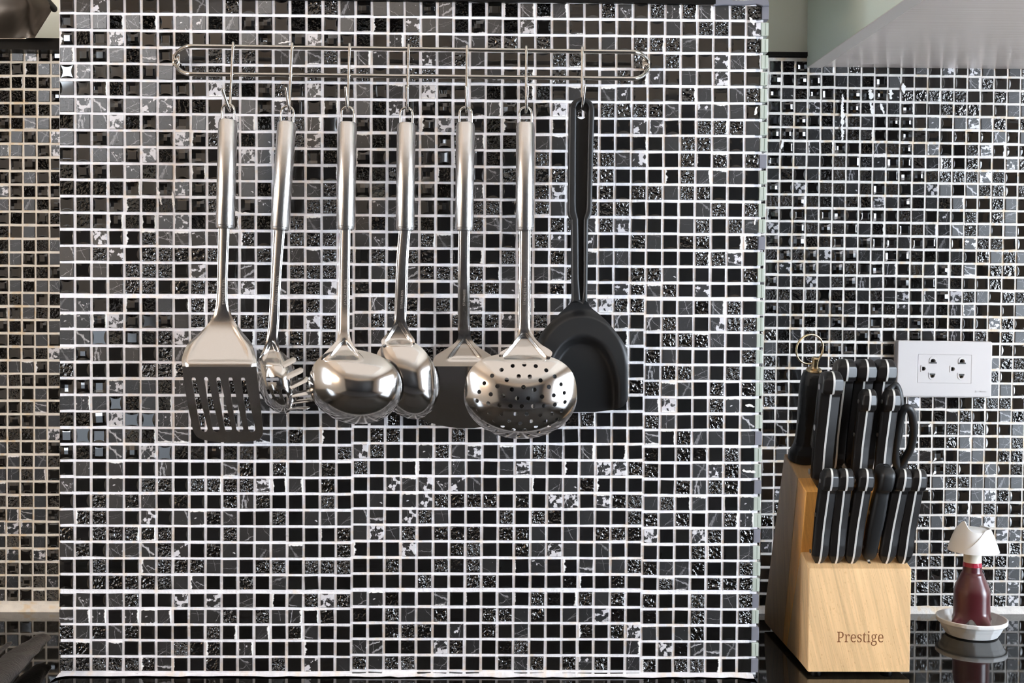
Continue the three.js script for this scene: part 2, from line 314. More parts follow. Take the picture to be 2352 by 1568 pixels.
{
  const T = [];
  for (let r = 0; r < 42; r++) for (let c = 0; c < 43; c++) {
    if (r === 41 && rnd() < 0.25) continue;
    const vm = pRow(r, pieceLin(pCols, c), c), u0 = pCol(c, vm), u1 = u0 + (c < 42 ? 0.838 * (pCol(c + 1, vm) - pCol(c, vm)) : 30.5), v0 = pRow(r, u0, c), v1 = r < 41 ? v0 + 0.84 * (pRow(Math.min(r + 1, 41), u0, c) - v0 - (r === 17 || r === 35 ? 4 : 0)) : v0 + 3.2;
    T.push({ u0, u1, v0, v1, z: TILE_OUT, rank: r < 41 && v0 > 0 && !blocked((u0 + u1) / 2, (v0 + v1) / 2) ? (u1 - u0) * (v1 - v0) : -1 });
  }
  layTiles(pillar, T, 300);
  // cut edges of the tiles on the pillar's right side
  for (let r = 0; r < 41; r++) {
    const v0 = pieceLin(pRowR, r) + rr(-1, 1), v1 = v0 + 31, ul = 1750 - (v0 - 20) * 0.0165 + rr(-1, 1), a = W(ul, v0, 0), b = W(ul + 16.5 + rr(-1, 1), v1, 0);
    const marble = [0, 9, 14, 26, 29, 32, 36, 38, 40].includes(r), zf = rr(-0.001, 0.0005);
    const g = new RoundedBoxGeometry(b.x - a.x, a.y - b.y, 0.0142, 1, 0.0005); g.translate((a.x + b.x) / 2, (a.y + b.y) / 2, zf - 0.0071);
    const e = part(pillar, 'edge_tile', g, marble ? M.edgeMarble : M.edgeGlass);
    if (!marble) { const mx = lerp(a.x, b.x, 0.58); part(e, 'glass_joint', box(mx - 0.0003, mx + 0.0003, b.y + 0.0008, a.y - 0.0008, zf - 0.003, zf + 0.00012), M.edgeLine); }
  }
  const sx = rightEdge + 0.0005, g = box(sx - 0.002, W(1746, 800, 0).x, CY, W(1700, 5, 0).y, ZB, -0.003);
  part(pillar, 'side_grout', slabUV(g), M.grout);
  const sideT = [];
  for (let r = 0; r < 41; r++) for (let c = 1; c < 14; c++) {
    const a = W(1758, pieceLin(pRowR, r), 0), g2 = tileGeo[pickCell()].clone(); g2.scale(0.0138, 0.0138, 1); g2.rotateY(PI / 2); g2.translate(W(1745, 800, 0).x + 0.0025, a.y - 0.007, -0.009 - c * 0.0165); sideT.push(g2);
  }
  part(pillar, 'side_tiles', merge(sideT), M.tile).userData.kind = 'stuff';
  // black cap and filler along the top, white filler along the bottom
  const cap = []; for (let i = 0; i <= 40; i++) { const u = lerp(560, 1642, i / 40); cap.push([u, lerp(2, 13, (u - 560) / 1082)]); }
  const shp = new THREE.Shape(); const q = (u, v) => { const p = W(u, v, 0.0); return [p.x, p.y]; };
  shp.moveTo(...q(120, -30)); cap.unshift([120, -8]); for (const [u, v] of cap) shp.lineTo(...q(u, v - 1.5 + rr(-0.8, 0.8))); shp.lineTo(...q(1642, -30)); shp.closePath();
  const cg = new THREE.ExtrudeGeometry(shp, { depth: 0.010, bevelEnabled: false }); cg.translate(0, 0, -0.006);
  part(pillar, 'black_cap', cg, M.black, 'black ledge strip along the top of the tiled pillar');
  const s2 = new THREE.Shape(); const pts = [[1640, 13], [1660, 11], [1700, 12], [1735, 9], [1752, 14], [1764, 12], [1762, 2], [1745, -4], [1730, 3], [1700, 5], [1668, 2], [1640, 3]]; pts.forEach(([u, v], i) => i ? s2.lineTo(...q(u, v)) : s2.moveTo(...q(u, v))); s2.closePath();
  const fg = new THREE.ExtrudeGeometry(s2, { depth: 0.005, bevelEnabled: true, bevelSize: 0.0008, bevelThickness: 0.001, bevelSegments: 2 }); fg.translate(0, 0, -0.003);
  part(pillar, 'filler_smear', fg, M.edgeMarble, 'grey smeared filler at the top right corner of the pillar');
}
function caulk(parent, u0, u1, vTop, vBot, z, out, mat, lumps = []) {       // a bead of white filler with a slightly uneven front
  const A = [], n = 90;
  for (let i = 0; i <= n; i++) {
    const t = i / n, u = lerp(u0, u1, t), row = [], nz = vn(i * 0.7, z * 50) - 0.5;
    for (let j = 0; j <= 8; j++) { const s = j / 8, p = W(u, lerp(vTop, vBot, s), z); let lump = 0; for (const [lu, lw, lo] of lumps) lump += lo * Math.exp(-(((u - lu) / lw) ** 2)); row.push(new V3(p.x, lerp(p.y + nz * 0.001, CY, s), z + (out + lump) * Math.sin(Math.min(1, s * 1.15 + 0.03) * PI / 2) ** 1.4 + nz * 0.0006)); }
    A.push(row);
  }
  const B = A.map(r => r.map(p => new V3(p.x, p.y, z - 0.002)));
  part(parent, 'filler_bead', solid(B, A), mat, 'white filler bead along the foot of the tiles');
}
caulk(pillar, 136, 1728, 1545.5, 1561, 0.0004, 0.0115, M.grout, [[134, 14, 0.016], [1724, 18, 0.012]]);

// back wall, right of the pillar
const rCol = (c, v) => 1759 + 30.29 * c + (v - 650) * (-0.019 - 0.0005 * c);
const rRow0 = (r) => 178.4 + 30.8 * (r - 1) - 0.0082 * (r - 1) ** 2;
const rRow = (r, u) => { const v = rRow0(r); return v + (u - 2200) * (0.0205 - 0.0000125 * v); };
const XR = 1.25, XL = -1.05;
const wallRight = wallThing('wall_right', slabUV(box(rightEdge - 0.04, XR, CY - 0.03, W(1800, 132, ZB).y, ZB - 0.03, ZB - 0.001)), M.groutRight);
{
  const T = [], hid = (u, v) => (u > 1750 && u < 2120 && v > 1040) || (u > 1810 && u < 2110 && v > 820) || (u > 2050 && u < 2285 && v > 778 && v < 915) || (u > 2150 && v > 1200 && u < 2290) || (u > 1850 && v < 170) || u < 1770 || u > 2340;
  for (let r = 0; r < 41; r++) for (let c = -1; c < 31; c++) {
    const vm = rRow(r, 1759 + 30.29 * c), u0 = rCol(c, vm), u1 = u0 + 25.6, v0 = rRow(r, u0), v1 = v0 + 25.2;
    T.push({ u0, u1, v0, v1, z: ZB, rank: hid((u0 + u1) / 2, (v0 + v1) / 2) ? -1 : 1000 - Math.hypot(u0 - 1176, v0 - 735) * 0.1 });
  }
  layTiles(wallRight, T, 300);
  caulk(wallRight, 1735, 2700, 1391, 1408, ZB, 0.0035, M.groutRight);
  const a = W(1758, 120, ZB), b = W(1860, 131, ZB);
  part(wallRight, 'black_trim', box(a.x - 0.02, b.x + 0.05, b.y, a.y, ZB - 0.02, ZB + 0.003), M.black, 'thin black trim strip on top of the tiles');
}
// ragged smears of filler left on the tile faces: [u, v] to [u, v], width, all in photograph pixels
function smears(wall, z, list) {
  for (const [u0, v0, u1, v1, w] of list) {
    const n = Math.max(6, Math.round(Math.hypot(u1 - u0, v1 - v0) / 3)), L = Math.hypot(u1 - u0, v1 - v0), nx = -(v1 - v0) / L, ny = (u1 - u0) / L, s = new THREE.Shape(), pts = [];
    for (let i = 0; i <= n; i++) { const t = i / n, e = w / 2 * Math.sin(PI * (0.06 + 0.88 * t)) ** 0.5 * rr(0.35, 1.25); pts.push([lerp(u0, u1, t) + nx * e, lerp(v0, v1, t) + ny * e]); }
    for (let i = n; i >= 0; i--) { const t = i / n, e = -w / 2 * Math.sin(PI * (0.06 + 0.88 * t)) ** 0.5 * rr(0.2, 1.6); pts.push([lerp(u0, u1, t) + nx * e, lerp(v0, v1, t) + ny * e]); }
    pts.forEach(([u, v], i) => { const p = W(u, v, z); i ? s.lineTo(p.x, p.y) : s.moveTo(p.x, p.y); }); s.closePath();
    const g = new THREE.ExtrudeGeometry(s, { depth: 0.0010, bevelEnabled: false }); g.translate(0, 0, z - 0.0002); part(wall, 'filler_smear', g, M.smear);
  }
}
M.smear = std({ color: lin(0.80, 0.77, 0.74), roughness: 0.8 });
smears(wallRight, ZB, [[1935, 217, 1934, 322, 8], [1998, 236, 2004, 262, 8], [2022, 238, 2030, 262, 7], [2073, 192, 2077, 215, 9], [1997, 206, 2001, 228, 10], [2046, 206, 2045, 228, 11], [1797, 322, 1794, 342, 6]]);
smears(pillar, TILE_OUT, [[360, 430, 372, 470, 6], [396, 440, 400, 482, 6], [1739, 246, 1733, 264, 6], [1722, 40, 1732, 58, 9], [540, 488, 580, 492, 5], [1735, 500, 1733, 516, 5], [1705, 1080, 1735, 1084, 7], [1712, 930, 1733, 934, 6], [640, 100, 666, 96, 4]]);
// back wall, left of the pillar
const lCol = (c, v) => 24.5 + 30.7 * c + (v - 350) * -0.0095;
const lRow = (r, u) => 145.7 + 31.25 * (r - 1) - 0.0069 * (r - 1) ** 2 + (u - 90) * 0.004;
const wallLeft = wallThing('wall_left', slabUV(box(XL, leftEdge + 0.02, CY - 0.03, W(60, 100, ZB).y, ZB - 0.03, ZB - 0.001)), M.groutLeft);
{
  const T = [];
  for (let r = 0; r < 41; r++) for (let c = -14; c < 5; c++) {
    const vm = lRow(r, 60), u0 = lCol(c, vm), u1 = u0 + 26, v0 = lRow(r, u0), v1 = v0 + 25.7;
    T.push({ u0, u1, v0, v1, z: ZB, rank: c >= -1 && c < 4 ? 1000 + c : -1 });
  }
  layTiles(wallLeft, T, 300);
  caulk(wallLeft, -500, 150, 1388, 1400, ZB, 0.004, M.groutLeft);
  const a = W(0, 86, ZB + 0.02), b = W(0, 113, ZB + 0.02);
  part(wallLeft, 'black_ledge', box(XL, leftEdge + 0.01, b.y, a.y, ZB - 0.02, ZB + 0.02), M.black, 'black ledge strip above the left tiles');
}
// ---------------------------------------------------------------- the room
{
  const y1 = 2.5, zN = 3.3, xa = -1.9, xb = 2.1, t = 0.12;
  struct('wall_back', box(xa - t, xb + t, 0, y1, ZB - 0.15, ZB - 0.03), M.plaster);
  struct('wall_north', box(xa - t, xb + t, 2.1, y1, zN, zN + t), M.wallPaint);
  struct('wall_north_added_dark', box(xa - t, xb + t, 0, 2.1, zN - 0.01, zN + t), M.addedDark);  // added dark face, there for steel and tiles to reflect
  {
    const w0 = 1.0, w1 = 1.9, z0 = 0.75, z1 = 1.2;  // unseen window added for glints and cool light from the left
    struct('wall_west', merge([box(xa - t, xa, 0, w0, ZB - 0.03, zN), box(xa - t, xa, w1, y1, ZB - 0.03, zN), box(xa - t, xa, w0, w1, ZB - 0.03, z0), box(xa - t, xa, w0, w1, z1, zN)]), M.wallPaint);
    const fr = 0.04; struct('added_window_2', merge([box(xa - 0.08, xa - 0.03, w0, w0 + fr, z0, z1), box(xa - 0.08, xa - 0.03, w1 - fr, w1, z0, z1), box(xa - 0.08, xa - 0.03, w0, w1, z0, z0 + fr), box(xa - 0.08, xa - 0.03, w0, w1, z1 - fr, z1)]), M.white);
  }
  // the wall on the right holds a window
  const w0 = 0.45, w1 = 1.95, z0 = 0.45, z1 = 1.95;
  struct('wall_east', merge([box(xb, xb + t, 0, w0, ZB - 0.03, zN), box(xb, xb + t, w1, y1, ZB - 0.03, zN), box(xb, xb + t, w0, w1, ZB - 0.03, z0), box(xb, xb + t, w0, w1, z1, zN)]), M.wallPaint);
  const fr = 0.05; struct('window_1', merge([box(xb + 0.03, xb + 0.08, w0, w0 + fr, z0, z1), box(xb + 0.03, xb + 0.08, w1 - fr, w1, z0, z1), box(xb + 0.03, xb + 0.08, w0, w1, z0, z0 + fr), box(xb + 0.03, xb + 0.08, w0, w1, z1 - fr, z1), box(xb + 0.03, xb + 0.08, w0, w1, 1.62, 1.68)]), M.white);
  struct('ceiling', box(xa - t, xb + t, y1, y1 + t, ZB - 0.15, zN + t), M.ceiling);
  struct('floor', box(xa - t, xb + t, -t, 0, ZB - 0.15, zN + t), M.floor);
  // pillar above its cap, and the base under the work top
  struct('wall_above_pillar', box(leftEdge, W(1762, 0, 0).x, W(900, -30, 0).y, y1, ZB - 0.03, -0.003), M.plaster);
  struct('counter_plinth', box(XL, XR, 0, CY - 0.03, ZB - 0.03, 0.40), M.black);
  for (const [x, z, w, d, c, L] of addedPanels) {
    const o = thing('added_ceiling_light', 'large unseen ceiling panel added to light the kitchen softly', 'lamp', new V3(x, y1, z));  // added light source, no such lamp known here
    part(o, 'frame', merge([box(-w / 2 - 0.03, w / 2 + 0.03, -0.03, 0, -d / 2 - 0.03, -d / 2), box(-w / 2 - 0.03, w / 2 + 0.03, -0.03, 0, d / 2, d / 2 + 0.03), box(-w / 2 - 0.03, -w / 2, -0.03, 0, -d / 2, d / 2), box(w / 2, w / 2 + 0.03, -0.03, 0, -d / 2, d / 2)]), M.white);
    part(o, 'light_panel', box(-w / 2, w / 2, -0.02, -0.005, -d / 2, d / 2), std({ color: 0x000000, emissive: lin(...c), emissiveIntensity: 0.42 }));
    const l = new THREE.RectAreaLight(lin(...c), L, w, d); l.position.set(x, y1 - 0.024, z); l.lookAt(x, 0, z); scene.add(l);
  }
}
// five warm bulbs on the left wall
{
  const base = new V3(-1.9, 1.5, 1.55), o = thing('wall_lamp', 'brass wall lamp with five small warm bulbs on the wall at the left', 'lamp', base), glow = std({ color: 0x000000, emissive: lin(1, 0.76, 0.5), emissiveIntensity: 18 });
  part(o, 'back_plate', box(0.001, 0.02, -0.05, 0.05, -0.22, 0.22), M.brass);
  [[-0.19, 0.05], [-0.10, -0.02], [0.0, 0.07], [0.09, -0.03], [0.18, 0.03]].forEach(([z, y]) => {
    part(o, 'arm', tube([new V3(0.015, 0, z), new V3(0.07, y - 0.05, z), new V3(0.12, y - 0.03, z)], 0.005, false, 16, 8), M.brass);
    const g = new THREE.SphereGeometry(0.026, 24, 16); g.translate(0.12, y, z); part(o, 'bulb', g, glow);
    const l = new THREE.PointLight(lin(1, 0.84, 0.68), 0.35); l.position.copy(base).add(new V3(0.12, y, z)); l.castShadow = true; scene.add(l);
  });
}
// work top
{
  const s = new THREE.Shape(), zf = 0.45, r = 0.014, t = 0.03; s.moveTo(ZB - 0.03, CY - t); s.lineTo(zf - r, CY - t); s.absarc(zf - r, CY - t + r, r, -PI / 2, 0); s.absarc(zf - r, CY - r, r, 0, PI / 2); s.lineTo(ZB - 0.03, CY); s.closePath();
  const g = new THREE.ExtrudeGeometry(s, { depth: XR - XL, bevelEnabled: false, curveSegments: 10 });
  g.rotateY(-PI / 2); g.translate(XR, 0, 0);                // shape x becomes world z
  const p = g.attributes.position, u = g.attributes.uv; for (let i = 0; i < p.count; i++) u.setXY(i, p.getX(i), p.getZ(i) + p.getY(i));
  const m = shade(new THREE.Mesh(g, M.granite)); m.name = 'worktop'; m.userData = { label: 'polished black speckled stone worktop along the foot of the tiled walls', category: 'worktop' }; scene.add(m);
}
// ---------------------------------------------------------------- wall cabinet, top right
{
  const yb = W(1853, 156, ZB).y, x0 = W(1853, 156, ZB).x, x1 = W(2352, 163, ZB).x + 0.25, dz = 0.31, top = yb + 0.5, k = 0.043;
  const o = thing('wall_cabinet', 'pale grey wall cabinet seen from below at the top right, brushed underside', 'cabinet', new V3(x0, yb, ZB));
  const shear = g => { const p = g.attributes.position; for (let i = 0; i < p.count; i++) p.setX(i, p.getX(i) + k * p.getZ(i)); g.computeVertexNormals(); return g; };
  part(o, 'side_panel', shear(box(0, 0.0005, 0.0005, top - yb, 0.001, dz)), M.sidePanel, 'grey green side panel');
  part(o, 'edge_band', shear(box(0.0003, 0.0185, 0, top - yb, 0.001, dz)), M.edgeBand, 'plain lower edge of the side panel');
  const ug = shear(box(0.019, x1 - x0, 0.0012, 0.02, 0.001, dz)); { const p = ug.attributes.position, u = ug.attributes.uv; for (let i = 0; i < p.count; i++) u.setXY(i, p.getX(i), p.getZ(i)); }
  part(o, 'bottom_panel', ug, M.underside, 'brushed taupe underside');
  part(o, 'door', shear(box(0.001, x1 - x0, 0.002, top - yb, dz + 0.001, dz + 0.019)), M.sidePanel);
  part(o, 'carcass', shear(box(0.02, x1 - x0, 0.021, top - yb - 0.002, 0.002, dz - 0.001)), M.sidePanel);
}
// ---------------------------------------------------------------- greasy sheet metal, top left
{
  const base = W(40, 88, ZB + 0.03), o = thing('metal_hood_sheet', 'greasy bent metal hood sheet above the black ledge, top left corner', 'hood', base);
  const P = (u, v, z) => W(u, v, z).sub(base);
  const grid = []; const n = 16;
  for (let i = 0; i <= n; i++) {
    const t = i / n, row = [];
    for (let j = 0; j <= 24; j++) {
      const s = j / 24, ur = t < 0.28 ? lerp(96, 123, t / 0.28) : lerp(123, 78, (t - 0.28) / 0.72), u = lerp(-220, ur, s), v = lerp(-12, 87, t);
      row.push(P(u, v, ZB + 0.03 + 0.05 * (1 - t) * (0.4 + 0.6 * (1 - s)) + 0.010 * Math.sin(s * 9 + t * 2) * (1 - t) + 0.012 * Math.exp(-(((u - 62 - 10 * t) / 16) ** 2))));
    }
    grid.push(row);
  }
  part(o, 'sheet', solid(grid, grid.map(r => r.map(p => p.clone().add(new V3(0, 0, -0.0012))))), M.sheetMetal);
  part(o, 'folded_lip', tube([P(-220, 88, ZB + 0.034), P(0, 88.5, ZB + 0.034), P(56, 88.5, ZB + 0.034), P(66, 83, ZB + 0.036), P(70, 79, ZB + 0.036), P(76, 84, ZB + 0.034)], 0.0008, false, 60, 8), M.wire, 'bright folded lower lip');
  part(o, 'black_seal', tube([P(92, -14, ZB + 0.05), P(108, 2, ZB + 0.045), P(124, 20, ZB + 0.04)], 0.004, false, 20, 8), M.nylon, 'black rubber seal strip');
}
// ---------------------------------------------------------------- splintered stick, bottom left
{
  const a = WY(-70, 1628, CY + 0.012), b = WY(104, 1474, CY + 0.008), base = new V3((a.x + b.x) / 2, CY, (a.z + b.z) / 2), o = thing('splintered_stick', 'dark brown splintered stick lying on the worktop at the bottom left corner', 'stick', base);
  const dir = b.clone().sub(a), len = dir.length(); dir.normalize(); const side = new V3(-dir.z, 0, dir.x).normalize();
  const body = (r0, r1, t0, t1, off, up, ragged) => {
    const n = 40, m = 14, P = [], I = [];
    for (let i = 0; i <= n; i++) for (let j = 0; j <= m; j++) {
      const t = lerp(t0, t1, i / n), q = j / m * 2 * PI, end = ragged ? (i === n ? vn(j * 1.3, 4) * 0.012 : 0) : 0, tip = i === 0 || i === n ? 0.25 : 1, r = lerp(r0, r1, i / n) * tip * (0.85 + 0.35 * vn(Math.cos(q) * 2 + 7, Math.sin(q) * 2 + i * 0.25));
      const c = a.clone().addScaledVector(dir, t * len + end).addScaledVector(side, off + Math.cos(q) * r * 1.25).add(new V3(0, up + Math.sin(q) * r * 0.7, 0)).sub(base); c.y = Math.max(c.y, 0.0005); P.push(c.x, c.y, c.z);
    }
    for (let i = 0; i < n; i++) for (let j = 0; j < m; j++) { const k = i * (m + 1) + j; I.push(k, k + 1, k + m + 1, k + 1, k + m + 2, k + m + 1); }
    const g = new THREE.BufferGeometry(); g.setAttribute('position', new THREE.Float32BufferAttribute(P, 3)); g.setAttribute('uv', new THREE.Float32BufferAttribute(P.flatMap((_, i) => i % 3 ? [] : [P[i] * 8, P[i + 2] * 8]), 2)); g.setIndex(I); g.computeVertexNormals(); return g;
  };
  part(o, 'shaft', body(0.018, 0.0065, 0, 0.97, 0, 0.008, true), M.darkStick);
  part(o, 'splinter', body(0.006, 0.002, 0.0, 0.78, -0.020, 0.014, false), M.darkStick, 'thin loose splinter along its edge');
}
// ---------------------------------------------------------------- rail and hooks
const ZR = 0.026, ZH = 0.040;
{
  const base = W(945, 145, ZR), o = thing('utensil_rail', 'long stainless steel double rail screwed to the tiled pillar', 'rail', base);
  const P = (u, v, z) => W(u, v, z).sub(base), pts = [];
  for (let i = 0; i <= 24; i++) { const t = i / 24; pts.push(P(lerp(440, 1452, t), lerp(106, 119.3, t), ZR)); }
  for (let i = 1; i < 10; i++) { const q = i / 10 * PI; pts.push(P(1452 + 37 * Math.sin(q), 150 - 30.6 * Math.cos(q), ZR - 0.017 * Math.sin(q) ** 2)); }
  for (let i = 0; i <= 24; i++) { const t = i / 24; pts.push(P(lerp(1452, 440, t), lerp(180.6, 170, t), ZR)); }
  for (let i = 1; i < 10; i++) { const q = i / 10 * PI; pts.push(P(440 - 38 * Math.sin(q), 138 + 32 * Math.cos(q), ZR - 0.017 * Math.sin(q) ** 2)); }
  part(o, 'rod', tube(pts, 0.0021, true, 400, 12), M.wire);
  for (const [u, v] of [[404.5, 140], [1484, 152.5]]) {
    const c = P(u, v, 0.0105), post = new THREE.CylinderGeometry(0.0028, 0.0034, 0.010, 20); post.rotateX(PI / 2); post.translate(c.x, c.y, c.z - 0.005);
    const plate = new RoundedBoxGeometry(0.0078, 0.0122, 0.0018, 3, 0.0009); plate.translate(c.x, c.y + (u < 900 ? 0.0008 : 0.0012), c.z);
    const lug = part(o, 'mounting_lug', merge([plate, post]), M.wire);
    const head = toCreasedNormals(new THREE.LatheGeometry([[0, 0.0016], [0.0016, 0.0015], [0.0028, 0.0010], [0.0034, 0.0002], [0.0034, -0.0006], [0, -0.0006]].reverse().map(p => new THREE.Vector2(...p)), 32), 0.6); head.rotateX(PI / 2); head.translate(c.x, c.y - 0.0008, c.z + 0.0010);
    const sc = part(lug, 'screw', head, M.wire);
    const cross = merge([box(-0.0020, 0.0020, -0.00045, 0.00045, -0.001, 0.0017), box(-0.00045, 0.00045, -0.0020, 0.0020, -0.001, 0.0017)]); cross.rotateZ(0.75); cross.translate(c.x, c.y - 0.0008, c.z + 0.0010);
    part(lug, 'screw_slot', cross, M.socketDark);
  }
}
const hooks = [ // top, bend, tip (photograph pixels) and what hangs there
  [535.4, 98.5, 528, 254, 511.4, 205, 'the slotted turner'], [671, 102, 664.5, 255, 656.7, 202.6, 'the pasta server'], [803, 105, 798.5, 255, 793.6, 201, 'the ladle'], [938.6, 106.6, 935.6, 255, 935, 201, 'the solid spoon'],
  [1072.7, 107, 1071.4, 256, 1070.7, 199.6, 'the solid turner'], [1208.8, 110, 1208.2, 257, 1212, 199, 'the perforated skimmer'], [1337.5, 111, 1336.5, 250, 1343.7, 198, 'the black turner'],
];
for (const [tu, tv, bu, bv, pu, pv, what] of hooks) {
  const base = W(tu, tv, ZR), o = thing('s_hook', `steel wire S hook on the rail, holding ${what}`, 'hook', base, 'steel S hooks along the rail');
  const rv = lerp(106, 119.3, (tu - 440) / 1012), P = (u, v, z) => W(u, v, z).sub(base), zf = ZR + 0.0038, L = (v) => lerp(tu, bu, (v - tv) / (bv - tv));
  const c = [P(tu, rv + 26, ZR - 0.0042), P(tu, rv + 8, ZR - 0.0040), P(tu, rv - 6, ZR - 0.0024), P(tu, rv - 9.4, ZR), P(tu, rv - 6, zf - 0.001), P(L(rv + 10), rv + 10, zf), P(L(170), 170, zf), P(L(215), 215, zf + 0.0006), P(L(238), 238, zf + 0.002), P(L(bv - 4), bv - 4, zf + 0.0048), P(bu, bv, ZH), P(lerp(bu, pu, 0.12), bv - 4, ZH + 0.0048), P(lerp(bu, pu, 0.4), bv - 18, ZH + 0.0085), P(pu, pv, ZH + 0.014)];
  part(o, 'wire', tube(c, 0.0013, false, 120, 10), M.wire);
}
// ---------------------------------------------------------------- steel utensils
function handleOf(o, base, top, bot) {                        // tube handle with hanging loop; top, bot = [u, v] of its ends
  const a = W(...top, ZH), b = W(...bot, ZH), len = a.distanceTo(b), r = 0.0091;
  const prof = [[0, 0], [r - 0.0028, 0], [r - 0.001, 0.0006], [r - 0.0004, 0.0022], [r - 0.0004, 0.0030], [r, 0.0036], [r, len - 0.0040], [r - 0.0003, len - 0.0034], [r - 0.0004, len - 0.0022], [r - 0.0012, len - 0.0007], [r - 0.003, len], [0, len]].map(p => new THREE.Vector2(...p));
  const g = toCreasedNormals(new THREE.LatheGeometry(prof, 48), 0.6), q = new THREE.Quaternion().setFromUnitVectors(new V3(0, 1, 0), a.clone().sub(b).normalize());
  g.applyQuaternion(q); g.translate(...b.clone().sub(base).toArray());
  part(o, 'handle', g, M.handle);
  const d = a.clone().sub(b).normalize(), s = new V3(d.y, -d.x, 0), at = (x, y) => a.clone().addScaledVector(s, x).addScaledVector(d, y).sub(base), w = 0.0060, pts = [at(-w, -0.004), at(-w, 0.004), at(-w, 0.0085)];
  for (let i = 1; i < 8; i++) { const t = PI - i / 8 * PI; pts.push(at(w * Math.cos(t), 0.0085 + 0.0062 * Math.sin(t))); }
  pts.push(at(w, 0.0085), at(w, 0.004), at(w, -0.004));
  part(o, 'hanging_loop', tube(pts, 0.00115, false, 60, 10), M.wire);
}
const utensil = (name, label, category, top) => { const base = W(top[0], top[1] - 30, ZH); return [thing(name, label, category, base), base]; };
const crown = (t) => 0.0012 * (1 - t * t) - 0.0012 * sstep(0.62, 0.95, Math.abs(t));
// a bowl seen from behind: [centre u, v, half axes a, b, turn, rim z, depth, roundness of the lower rim, how far the upper rim stands forward]
function dome(B, r, up, D = B[6]) {
  const k = B[7], kk = Math.sqrt(k * k - 1), w = sstep(-1, 1, up), l = B[8] * w, sph = (Math.sqrt(Math.max(0, k * k - r * r)) - kk) / (k - kk);
  return B[5] + l + (D - l) * lerp(sph, 1 - r * r, w);
}
function bowlZ(B) {
  const c = Math.cos(B[4]), s = Math.sin(B[4]);
  return (u, v) => { const x = u - B[0], y = v - B[1], p = (x * c + y * s) / B[2], q = (-x * s + y * c) / B[3], n = 2 + (B[9] ?? 0) * sstep(0.1, -0.5, q / Math.max(1e-6, Math.hypot(p, q))), r = (Math.abs(p) ** n + Math.abs(q) ** n) ** (1 / n); return [r < 1 ? dome(B, r, -y / Math.max(1e-6, Math.hypot(x, y))) : -1, r]; };
}
function bowlOf(B, base, dimple, thick = 0.0012, ns = 56, na = 160) {
  const [cu, cv, a, b, rot] = B, c = Math.cos(rot), s = Math.sin(rot), A = [], C = [];
  for (let i = 0; i <= ns; i++) {
    const r = Math.sin(Math.max(i, 0.02) / ns * PI / 2), r2 = r * (1 - thick / 0.05), ra = [], rc = [];
    for (let j = 0; j <= na; j++) {
      const t = -j / na * 2 * PI, ct = Math.cos(t), st = Math.sin(t), n = 2 + (B[9] ?? 0) * sstep(0.1, -0.5, st), f = 1 / (Math.abs(ct) ** n + Math.abs(st) ** n) ** (1 / n), x = a * f * ct, y = b * f * st, X = x * c - y * s, Y = x * s + y * c, up = -Y / Math.hypot(X, Y);
      const dz = dent(cu + r * X, cv + r * Y, dimple); ra.push(W(cu + r * X, cv + r * Y, dome(B, r, up) - dz).sub(base)); rc.push(W(cu + r2 * X, cv + r2 * Y, dome(B, r, up, B[6] - thick) - thick * 0.2 - dz).sub(base));
    }
    A.push(ra); C.push(rc);
  }
  const g = solid(A, C, true), n = g.attributes.normal; // weld the seam's normals
  for (const off of [0, (ns + 1) * (na + 1)]) for (let i = 0; i <= ns; i++) { const p = off + i * (na + 1), q = p + na, v = new V3(n.getX(p) + n.getX(q), n.getY(p) + n.getY(q), n.getZ(p) + n.getZ(q)).normalize(); n.setXYZ(p, v.x, v.y, v.z); n.setXYZ(q, v.x, v.y, v.z); }
  return g;
}
const triangle = (u, v, cu, v1, v2, hw, soft) => { const w = hw * clamp((v - v1) / (v2 - v1), 0.05, 1); return sstep(w + soft, w - soft * 0.4, Math.abs(u - cu)) * sstep(v1 - 8, v1 + 14, v) * sstep(v2 + soft, v2 - soft, v); };
// shaft that flares and runs on to a bowl; dimple = [cu, v1, v2, halfWidth]
const dent = (u, v, d) => d ? 0.0032 * triangle(u, v, d[0], d[1], d[2], d[3], 8) : 0;
function neckOf(table, base, zs, B, dimple) {
  const bz = bowlZ(B), vEnd = table[table.length - 1][0];
  return sheetOf(table, (u, v, t) => {
    const z0 = zs(v) + crown(t) * sstep(dimple[1] + 20, dimple[1] - 40, v), [zb, r] = bz(u, v);
    return (zb > 0 ? lerp(z0, zb + lerp(-0.0007, 0.0003, sstep(vEnd, vEnd - 9, v) * sstep(1, 0.86, Math.abs(t))), sstep(0, 0.10, 1 - r)) : z0) - dent(u, v, dimple);
  }, 0.0014, base, 150, 41);
}
const smoothZ = (tbl) => (v) => interp(tbl, v)[0];
const evaluator = new Evaluator(); evaluator.useGroups = false; evaluator.attributes = ['position', 'normal', 'uv'];
function cut(geo, cutters) {
  const A = new Brush(geo), Bc = new Brush(merge(cutters)); A.updateMatrixWorld(); Bc.updateMatrixWorld();
  const r = evaluator.evaluate(A, Bc, SUBTRACTION).geometry; r.clearGroups?.(); return r;
}
